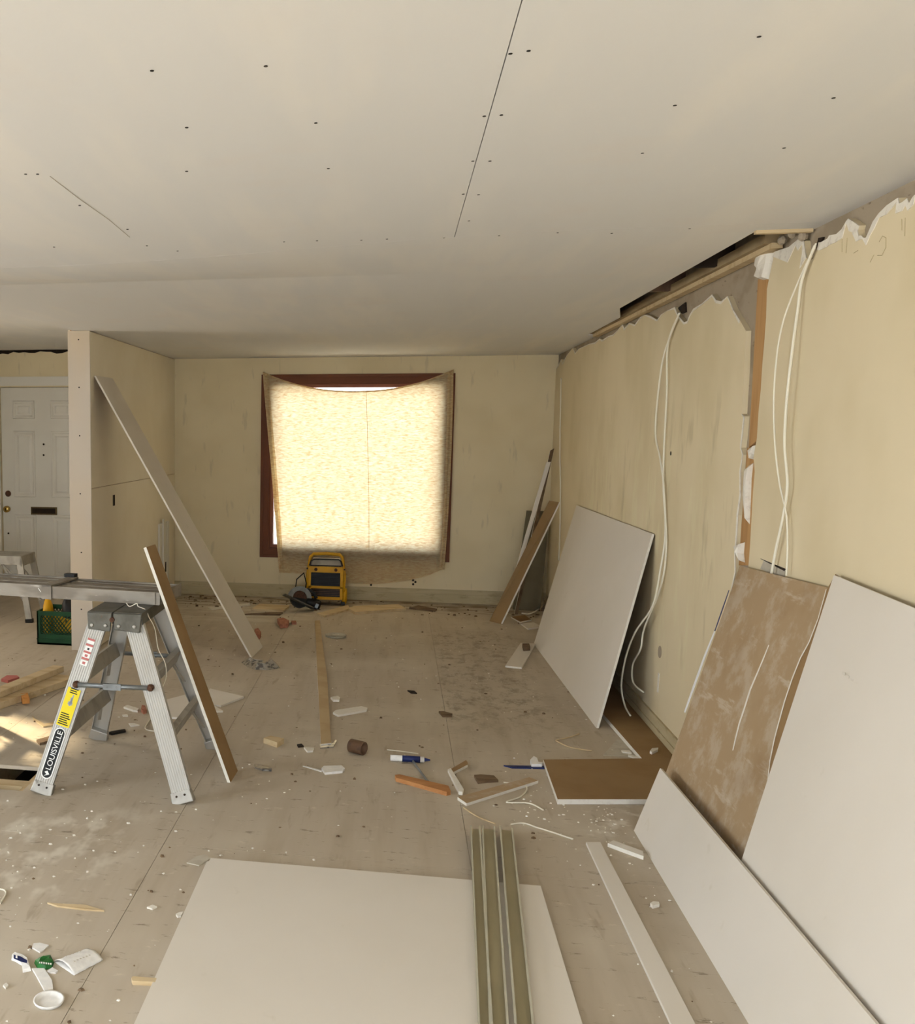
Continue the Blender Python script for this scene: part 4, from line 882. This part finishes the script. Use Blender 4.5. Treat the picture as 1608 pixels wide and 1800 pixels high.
flat('drywall_chip', [(581, 1225), (586, 1230), (596, 1230), (598, 1226), (594, 1223)], .014, 'gyps', 'small white drywall chip right of the brown floor strip')
flat('wood_block', [(463, 1297), (487, 1305), (499, 1298), (475, 1293)], .03, 'lumber', 'cream wood block left of the brown floor strip', 'wood scrap')
flat('drywall_chip', [(534, 1313), (540, 1320), (550, 1319), (552, 1314)], .01, 'gyps', 'rounded white chip at the foot of the brown floor strip')
flat('metal_clip', [(562, 1308), (586, 1306), (590, 1300), (592, 1302), (586, 1312), (563, 1314)], .008, 'foil', 'crumpled dark metal clip at the near end of the brown floor strip')
tag(obj('pipe_offcut', MB().lathe([(.034, 0), (.036, .002), (.036, .084), (.034, .086), (.028, .085), (.027, .05), (.0, .05)], onz((616, 1311), .037)+Vector((0, .01, 0)), (.85, -.52, 0), 20), M['tubeb'], smooth=True), 'short brown pipe offcut lying on its side right of the floor strip', 'pipe')
flat('white_scraper', [(565, 1350), (569, 1346), (600, 1345), (606, 1350), (602, 1355), (571, 1358)], .012, 'cloth_white', 'white plastic scraper piece on the floor left of the orange stick')
flat('plastic_sliver', [(532, 1346), (540, 1347), (566, 1354), (565, 1356)], .004, 'cloth_white', 'thin white sliver pointing at the white scraper')
flat('foil_scrap', [(447, 1344), (460, 1346), (478, 1350), (477, 1353), (462, 1352), (448, 1348)], .01, 'foil', 'small grey twisted scrap right of the leaning brown strip')
ca, cb = onz((686, 1332), .017), onz((756, 1336), .017)
tube_ = thing('caulk_tube', 'white and blue caulk tube lying beside the orange stick', 'tube', Vector(((ca.x+cb.x)/2, (ca.y+cb.y)/2, 0)))
obj('barrel', MB().tube([ca, ca+(cb-ca)*.85], .016, 12), M['cloth_white'], tube_, smooth=True)
obj('blue_band', MB().tube([ca+(cb-ca)*.3, ca+(cb-ca)*.75], .0165, 12), M['blue'], tube_, smooth=True); obj('nozzle', MB().tube([ca+(cb-ca)*.85, cb], [.010, .004], 10), M['blue'], tube_)
tag(obj('metal_rod', MB().tube([onz((726, 1338), .012), onz((752, 1374), .006)], .006, 6), M['pipe']), 'thin grey metal rod pointing at the orange stick', 'rod')
flat('orange_stick', [(694, 1362), (702, 1361), (788, 1381), (792, 1390), (785, 1392), (696, 1367)], .02, 'orange', 'orange stick of wood lying left of the folded drywall pieces', 'wood scrap')
flat('drywall_offcut', [(792, 1352), (819, 1336), (822, 1340), (822, 1344), (797, 1357)], .014, BP, 'short brown-faced drywall offcut touching the white stick')
flat('drywall_offcut', [(787, 1352), (792, 1350), (815, 1387), (813, 1392), (806, 1391)], .016, 'gyps', 'short white drywall stick left of the ridged drywall strip')
flat('dark_rag', [(833, 1362), (845, 1361), (868, 1363), (876, 1371), (855, 1372), (840, 1374)], .012, 'oldwood', 'crumpled dark brown rag near the ridged drywall strip')
flat('drywall_offcut', [(804, 1401), (930, 1366), (946, 1372), (820, 1412)], .014, ('brownD', 'brown', 'gyps'), 'long drywall offcut with white edges in front of the dark rag')
flat('blade', [(885, 1345), (955, 1346), (957, 1350), (900, 1349)], .006, 'blue', 'dark blue hacksaw blade pointing at the L-shaped cutout', 'blade')
flat('plastic_scrap', [(932, 1335), (938, 1329), (944, 1332), (946, 1339), (954, 1340), (952, 1343), (934, 1343)], .02, 'cloth_white', 'small white plastic scrap by the L-shaped cutout corner')
flat('drywall_offcut', [(1068, 1482), (1078, 1477), (1130, 1496), (1131, 1505)], .016, PB, 'small white drywall offcut beside the long low strip corner')
flat('drywall_offcut', [(888, 1170), (915, 1130), (941, 1131), (917, 1173)], .013, PB, 'white drywall offcut at the corner of the leaning pale sheet')
flat('brown_block', [(918, 1131), (930, 1131), (932, 1137), (920, 1138)], .03, 'oldwood', 'small brown wood block sitting on the white offcut', 'wood scrap', z0=.0135)
flat('plastic_film', [(1084, 1300), (1112, 1303), (1130, 1331), (1060, 1327)], .003, 'sheetgrey', 'grey translucent film lying against the L-shaped cutout')
for i, (px, lb) in enumerate((([(1092, 1318), (1106, 1319), (1110, 1323), (1094, 1321)], 'white plaster splinter on the grey film'), ([(1104, 1325), (1122, 1330), (1121, 1333), (1104, 1328)], 'second white plaster splinter on the grey film, nearer the camera'))): flat('plaster_splinter', px, .008, 'gyps', lb, z0=.0035)
flat('plaster_chip', [(1142, 1320), (1146, 1315), (1157, 1314), (1156, 1317), (1146, 1322)], .014, 'gyps', 'white plaster chip lying on the L-shaped cutout', z0=.0265)
flat('trim_board', [(557, 1078), (612, 1063), (614, 1070), (571, 1082)], .018, 'lumber', 'pale trim board on the floor in front of the heater', 'wood scrap')
flat('trim_board', [(612, 1069), (622, 1065), (700, 1062), (714, 1069), (624, 1076)], .025, 'lumber', 'longer pale trim board right of the heater', 'wood scrap')
flat('trim_board', [(719, 1068), (735, 1064), (768, 1070), (764, 1073)], .015, 'oldwood', 'thin dark lath right of the pale trim boards', 'wood scrap')
flat('trim_board', [(442, 1070), (456, 1061), (509, 1064), (498, 1073)], .02, 'lumber', 'split brown board left of the circular saw', 'wood scrap')
flat('trim_board', [(428, 1079), (470, 1076), (497, 1076), (492, 1080)], .012, 'oldwood', 'dark weathered lath left of the circular saw', 'wood scrap')
flat('trim_board', [(366, 1067), (438, 1060), (440, 1063), (372, 1071)], .008, 'gyps', 'white painted lath by the far end of the leaning pale strip', 'wood scrap')
flat('plaster_chunk', [(487, 1087), (498, 1085), (508, 1090), (506, 1096), (492, 1097)], .04, 'pink', 'pink brick chunk on the floor below the saw', bevel=.006)
flat('plaster_chunk', [(512, 1091), (520, 1091), (521, 1094), (513, 1094)], .02, 'pink', 'tiny pink brick fragment right of the larger chunk')
flat('plaster_chunk', [(447, 1105), (454, 1103), (459, 1110), (457, 1114), (449, 1113)], .05, 'pink', 'pink brick chunk touching the leaning pale strip', bevel=.008)
random.seed(21)
fc = MB(); fp = [onz(p, .01) for p in ((424, 1162), (432, 1161), (440, 1166), (458, 1166), (474, 1167), (490, 1168), (492, 1172), (470, 1176), (448, 1175), (434, 1170))]
cc = sum(fp, Vector())/len(fp)
fvs = [Vector((p.x, p.y, .001)) for p in fp]+[p.lerp(cc, .35)+Vector((0, 0, random.uniform(.01, .05))) for p in fp]+[p.lerp(cc, .7)+Vector((0, 0, random.uniform(.005, .04))) for p in fp]
n_ = len(fp); fcs = [[i, (i+1) % n_, n_+(i+1) % n_, n_+i] for i in range(n_)]+[[n_+i, n_+(i+1) % n_, 2*n_+(i+1) % n_, 2*n_+i] for i in range(n_)]+[list(range(2*n_, 3*n_)), list(range(n_))[::-1]]
tag(obj('foil_wrapper', fc.add(fvs, fcs), M['foil']), 'crumpled silver foil wrapper near the foot of the leaning pale strip', 'wrapper')
q = onz((590, 1120)); tag(obj('clear_dish', MB().lathe([(.05, 0), (.085, .004), (.09, .02), (.087, .02), (.082, .007), (.0, .006)], q, (0, 0, 1), 22), M['clear'], smooth=True), 'clear plastic dish lying right of the far end of the floor strip', 'dish')
flat('drywall_scrap', [(898, 1084), (922, 1081), (934, 1089), (914, 1093)], .012, BP, 'brown drywall scrap at the foot of the far corner strips')
flat('drywall_scrap', [(915, 1096), (938, 1094), (952, 1101), (928, 1105)], .012, PB, 'broken pale drywall scrap between the corner strips and the leaning pale sheet')
flat('debris_flake', [(716, 1213), (728, 1214), (733, 1218), (722, 1217)], .008, 'dark', 'dark flake right of the floor strip')
flat('debris_flake', [(771, 1250), (780, 1250), (795, 1254), (794, 1258), (778, 1258)], .01, 'oldwood', 'flat grey-brown flake on the floor seam')
flat('debris_flake', [(522, 1308), (530, 1307), (534, 1311), (524, 1312)], .008, 'dark', 'dark flake left of the floor strip end')
flat('wood_sliver', [(83, 1586), (100, 1588), (150, 1590), (183, 1600), (150, 1598), (100, 1592)], .006, 'lumber', 'pale wood sliver on the foreground floor', 'wood scrap')
flat('dowel', [(231, 1718), (234, 1716), (275, 1719), (275, 1726), (233, 1724)], .014, 'lumber', 'pale wooden dowel poking out from under the foreground sheet', 'wood scrap')
flat('paper_scrap', [(328, 1516), (345, 1505), (360, 1502), (371, 1508), (350, 1521)], .004, 'sheetgrey', 'torn paper scrap at the far left corner of the foreground sheet', z0=.001)
flat('drywall_chip', [(309, 1606), (316, 1603), (322, 1602), (318, 1609), (312, 1610)], .008, 'gyps', 'small chip touching the left edge of the foreground sheet')
flat('drywall_chip', [(258, 1594), (268, 1590), (276, 1593), (268, 1597)], .006, 'gyps', 'bright white chip left of the foreground sheet')
flat('drywall_chip', [(1143, 1587), (1148, 1584), (1158, 1585), (1159, 1589), (1147, 1592)], .012, 'gyps', 'white chip between the narrow strip and the long low strip')
flat('wood_splinter', [(57, 1256), (60, 1262), (78, 1272), (140, 1262), (140, 1266), (76, 1277), (58, 1264)], .006, 'lumber', 'bent pale wood splinter left of the trestle', 'wood scrap')
flat('knife', [(190, 1287), (196, 1285), (220, 1281), (221, 1284), (196, 1289)], .012, 'black', 'black utility knife on the floor between the trestle legs', 'knife')
flat('drywall_chip', [(217, 1242), (224, 1239), (244, 1245), (242, 1249), (234, 1248)], .012, 'gyps', 'long white chip left of the broad drywall scrap')
flat('drywall_chip', [(249, 1239), (255, 1240), (258, 1248), (252, 1250), (248, 1246)], .02, 'pink', 'pale pink chunk beside the broad drywall scrap')
flat('drywall_chip', [(215, 1256), (224, 1255), (225, 1258), (216, 1258)], .006, 'gyps', 'tiny white chip between the trestle legs')
flat('drywall_chip', [(226, 1271), (236, 1271), (245, 1274), (230, 1276)], .006, 'gyps', 'flat pale chip by the utility knife')
flat('debris_flake', [(64, 1300), (100, 1290), (102, 1297), (70, 1306)], .014, 'oldwood', 'rough brown splintered wood beside the trestle foot', 'wood scrap')
flat('red_ring', [(2, 1193), (12, 1187), (30, 1187), (34, 1190), (14, 1196)], .02, 'red', 'small dull red ring on the floor behind the lumber')
for i, (pts_, lb) in enumerate((
        ([(885, 1375), (925, 1383), (915, 1400), (890, 1410), (930, 1412), (955, 1424)], 'curled paper tape strip in front of the L-shaped cutout'),
        ([(815, 1420), (840, 1436), (870, 1448)], 'pale wood shaving behind the metal channels'),
        ([(898, 1449), (920, 1447), (945, 1455), (965, 1461), (1007, 1475)], 'long thin paper tape strip right of the metal channels'),
        ([(977, 1302), (1000, 1313), (1040, 1320)], 'thin pale splinter in front of the leaning pale sheet'),
        ([(977, 1301), (1000, 1296), (1018, 1290)], 'second thin splinter in front of the leaning pale sheet'),
        ([(680, 1318), (700, 1320), (735, 1325)], 'thin white sliver right of the pipe offcut'),
        ([(0, 1563), (8, 1565), (10, 1572), (0, 1588)], 'bent white plastic loop at the left picture edge'),
        ([(265, 1263), (255, 1280), (270, 1285), (285, 1283)], 'thin white wire curl between the trestle legs'))):
    tag(obj('thin_strip', MB().tube(smooth_path([onz(p, .004) for p in pts_]), [.0035]*(len(pts_)*6-5), 5), M['lumber'] if i in (1, 3, 4) else M['cable']), lb, 'scrap')

# lumber pile on the left
def beam(name, pa, pb, z, wd, th, mat, label, ext=0.):
    a, b = onz(pa, z), onz(pb, z); a = a+(a-b).normalized()*ext; a.z = b.z = z-th/2
    return tag(obj(name, MB().bar(a, b, wd, th), M[mat], bevel=.003), label, 'lumber', 'loose lumber left of the trestle')
beam('lumber_board', (0, 1211), (103, 1170), .0855, .085, .04, 'lumber', 'upper board of the loose lumber behind the trestle leg', .2)
beam('lumber_board', (0, 1226), (118, 1187), .0445, .16, .044, 'lumber', 'lower wide board of the loose lumber behind the trestle leg', .2)
a = onz((45, 1226), .03); tag(obj('lumber_offcut', MB().bar(a+Vector((-.03, .05, .0)), a+Vector((.03, -.07, -.005)), .045, .03), M['lumberO']), 'orange sawn offcut lying against the loose lumber', 'lumber')

# litter in the foreground corner
q = onz((86, 1762)); tag(obj('cup_lid', MB().lathe([(.026, .003), (.035, .003), (.040, .010), (.0455, .012), (.046, .009), (.042, .001), (.026, 0)], q, (0, 0, 1), 32), M['cloth_white'], smooth=True), 'round white plastic cup lid lying rim up in the foreground', 'lid')
obj_l = bpy.data.objects['cup_lid']
cpa, cpb = onz((112, 1696), .014), onz((166, 1672), .014)
cup = thing('paper_cup', 'flattened white printed paper cup in the foreground litter', 'cup', Vector(((cpa.x+cpb.x)/2, (cpa.y+cpb.y)/2, 0)))
u_ = (cpb-cpa).normalized(); s_ = Vector((-u_.y, u_.x, 0)); Lc = (cpb-cpa).length
def cupf(u, v, z0=.004, amp=.022):
    w_ = (.055-.010*u); a = (v-.5)*2
    return cpa+u_*Lc*u+s_*w_*a+Vector((0, 0, -.014+z0+amp*(1-a*a)*(.9-.35*u)+.002*mnoise.noise((u*7, v*7, 2))))
obj('upper_wall', MB().grid(14, 14, lambda u, v: cupf(u, v)), M['cloth_white'], cup, smooth=True, sol=.001)
obj('lower_wall', MB().grid(8, 8, lambda u, v: cupf(u, v, .002, .0)), M['cloth_white'], cup, smooth=True, sol=.001)
pr = MB()
for i in range(6): p = cupf(.25+i*.1, .35)+Vector((0, 0, .0012)); pr.box(p, (.006, .0045, .0006))
for i in range(6): p = cupf(.2+i*.11, .86)+Vector((0, 0, .0012)); pr.box(p, (.0014, .008, .0006))
obj('faint_print', pr, M['sheetgrey'], cup)
def wrap(name, px, hgt, mat, label, seed, cat='wrapper', parts=()):
    P = [onz(p, .003) for p in px]; random.seed(seed); c = sum(P, Vector())/len(P); n = len(P); mb = MB()
    vs = [Vector((p.x, p.y, .001)) for p in P]+[p.lerp(c, .12)+Vector((0, 0, hgt*random.uniform(.4, 1))) for p in P]+[p.lerp(c, .6)+Vector((0, 0, hgt*random.uniform(.6, 1.2))) for p in P]
    fs = [[i, (i+1) % n, n+(i+1) % n, n+i] for i in range(n)]+[[n+i, n+(i+1) % n, 2*n+(i+1) % n, 2*n+i] for i in range(n)]+[list(range(2*n, 3*n)), list(range(n))[::-1]]
    t = thing(name, label, cat, Vector((c.x, c.y, 0)))
    obj('body', mb.add(vs, fs), M[mat], t, smooth=False)
    for nm, pp, z, mt in parts: obj(nm, MB().hexa([onz(p, z) for p in pp], [onz(p, z+.0008) for p in pp]), M[mt], t)
    return t
wrap('candy_wrapper', [(60, 1692), (72, 1684), (90, 1683), (95, 1692), (92, 1700), (80, 1704), (66, 1702)], .018, 'greenw', 'shiny green wrapper with white print beside the flattened cup', 4,
     parts=[('white_print', [(68+i*4, 1690+.5*i), (70.5+i*4, 1690.3+.5*i), (70.5+i*4, 1693.5+.5*i), (68+i*4, 1693.2+.5*i)], .0185, 'wht') for i in range(6)])
wrap('blue_sleeve', [(21, 1678), (25, 1676), (40, 1681), (49, 1688), (52, 1697), (55, 1706), (40, 1709), (39, 1697), (28, 1690), (20, 1687)], .010, 'cloth_white', 'white paper sleeve with navy blue print at the left of the litter', 5,
     parts=[('navy_band', [(24, 1678), (36, 1681), (48, 1688), (47, 1693), (36, 1690), (24, 1685)], .0125, 'blue')])
flat('paper_napkin', [(55, 1701), (78, 1701), (92, 1722), (94, 1738), (78, 1741), (72, 1730), (62, 1712)], .006, 'cloth_white', 'crumpled white napkin strip above the cup lid', 'paper', bevel=.002)
flat('paper_scrap', [(56, 1665), (59, 1658), (70, 1657), (86, 1661), (76, 1670), (70, 1673)], .005, 'cloth_white', 'curved white paper scrap above the green wrapper', 'paper')
flat('paper_scrap', [(83, 1706), (92, 1700), (102, 1706), (98, 1709), (88, 1709)], .005, 'cloth_white', 'small triangular white paper scrap below the green wrapper', 'paper')
flat('drywall_chip', [(5, 1731), (11, 1727), (15, 1731), (10, 1736)], .006, 'gyps', 'small bright white chip at the lower left picture edge')

# uncountable crumbs
random.seed(33); dk = MB(); lt = MB()
def crumb(mb, x, y, r):
    a = random.random()*6.3; c = Vector((x, y, 0)); h = r*random.uniform(.3, .8)
    P = [c+Vector((math.cos(a+k*1.57)*r*random.uniform(.5, 1.3), math.sin(a+k*1.57)*r*random.uniform(.5, 1.0), 0)) for k in range(4)]
    mb.hexa(P, [p.lerp(c, .3)+Vector((0, 0, h)) for p in P])
def free(x, y):
    if HX0-.05 < x < HX1+.05 and HY0-.05 < y < HY1+.05: return False
    if S0.x-.05 < x < S1.x+.05 and y < S0.y+.02: return False
    if x > 1.02 and y < 5.4: return False
    return -4.5 < x < XR-.06 and not (XPL-.05 < x < XP+.05 and y > YP-.05)
for _ in range(480):
    x, y = random.uniform(-2.9, 1.4), random.uniform(2.4, 9.9)
    if free(x, y): crumb(lt, x, y, random.choice((.003, .004, .005, .007)))
for _ in range(110):
    x, y = random.gauss(-1.5, .45), random.gauss(3.6, .4)
    if free(x, y): crumb(lt, x, y, random.choice((.003, .005, .008)))
for _ in range(260):
    x, y = random.gauss(.98, .22), random.gauss(4.5, .3)
    if free(x, y): crumb(lt, x, y, random.choice((.003, .004, .007)))
for _ in range(300):
    x, y = random.uniform(-2.9, 1.4), random.uniform(2.4, 9.9)
    if free(x, y): crumb(dk, x, y, random.choice((.003, .005, .007, .011)))
for _ in range(130):
    x, y = random.uniform(-2.2, 1.4), random.uniform(9.3, 10.0)
    if free(x, y): crumb(dk, x, y, random.choice((.006, .010, .014, .022)))
tag(obj('plaster_crumbs', lt, M['gyps']), 'white plaster crumbs scattered over the plywood floor', 'debris', kind='stuff')
tag(obj('wood_crumbs', dk, M['oldwood']), 'brown splinters and grit scattered over the plywood floor', 'debris', kind='stuff')
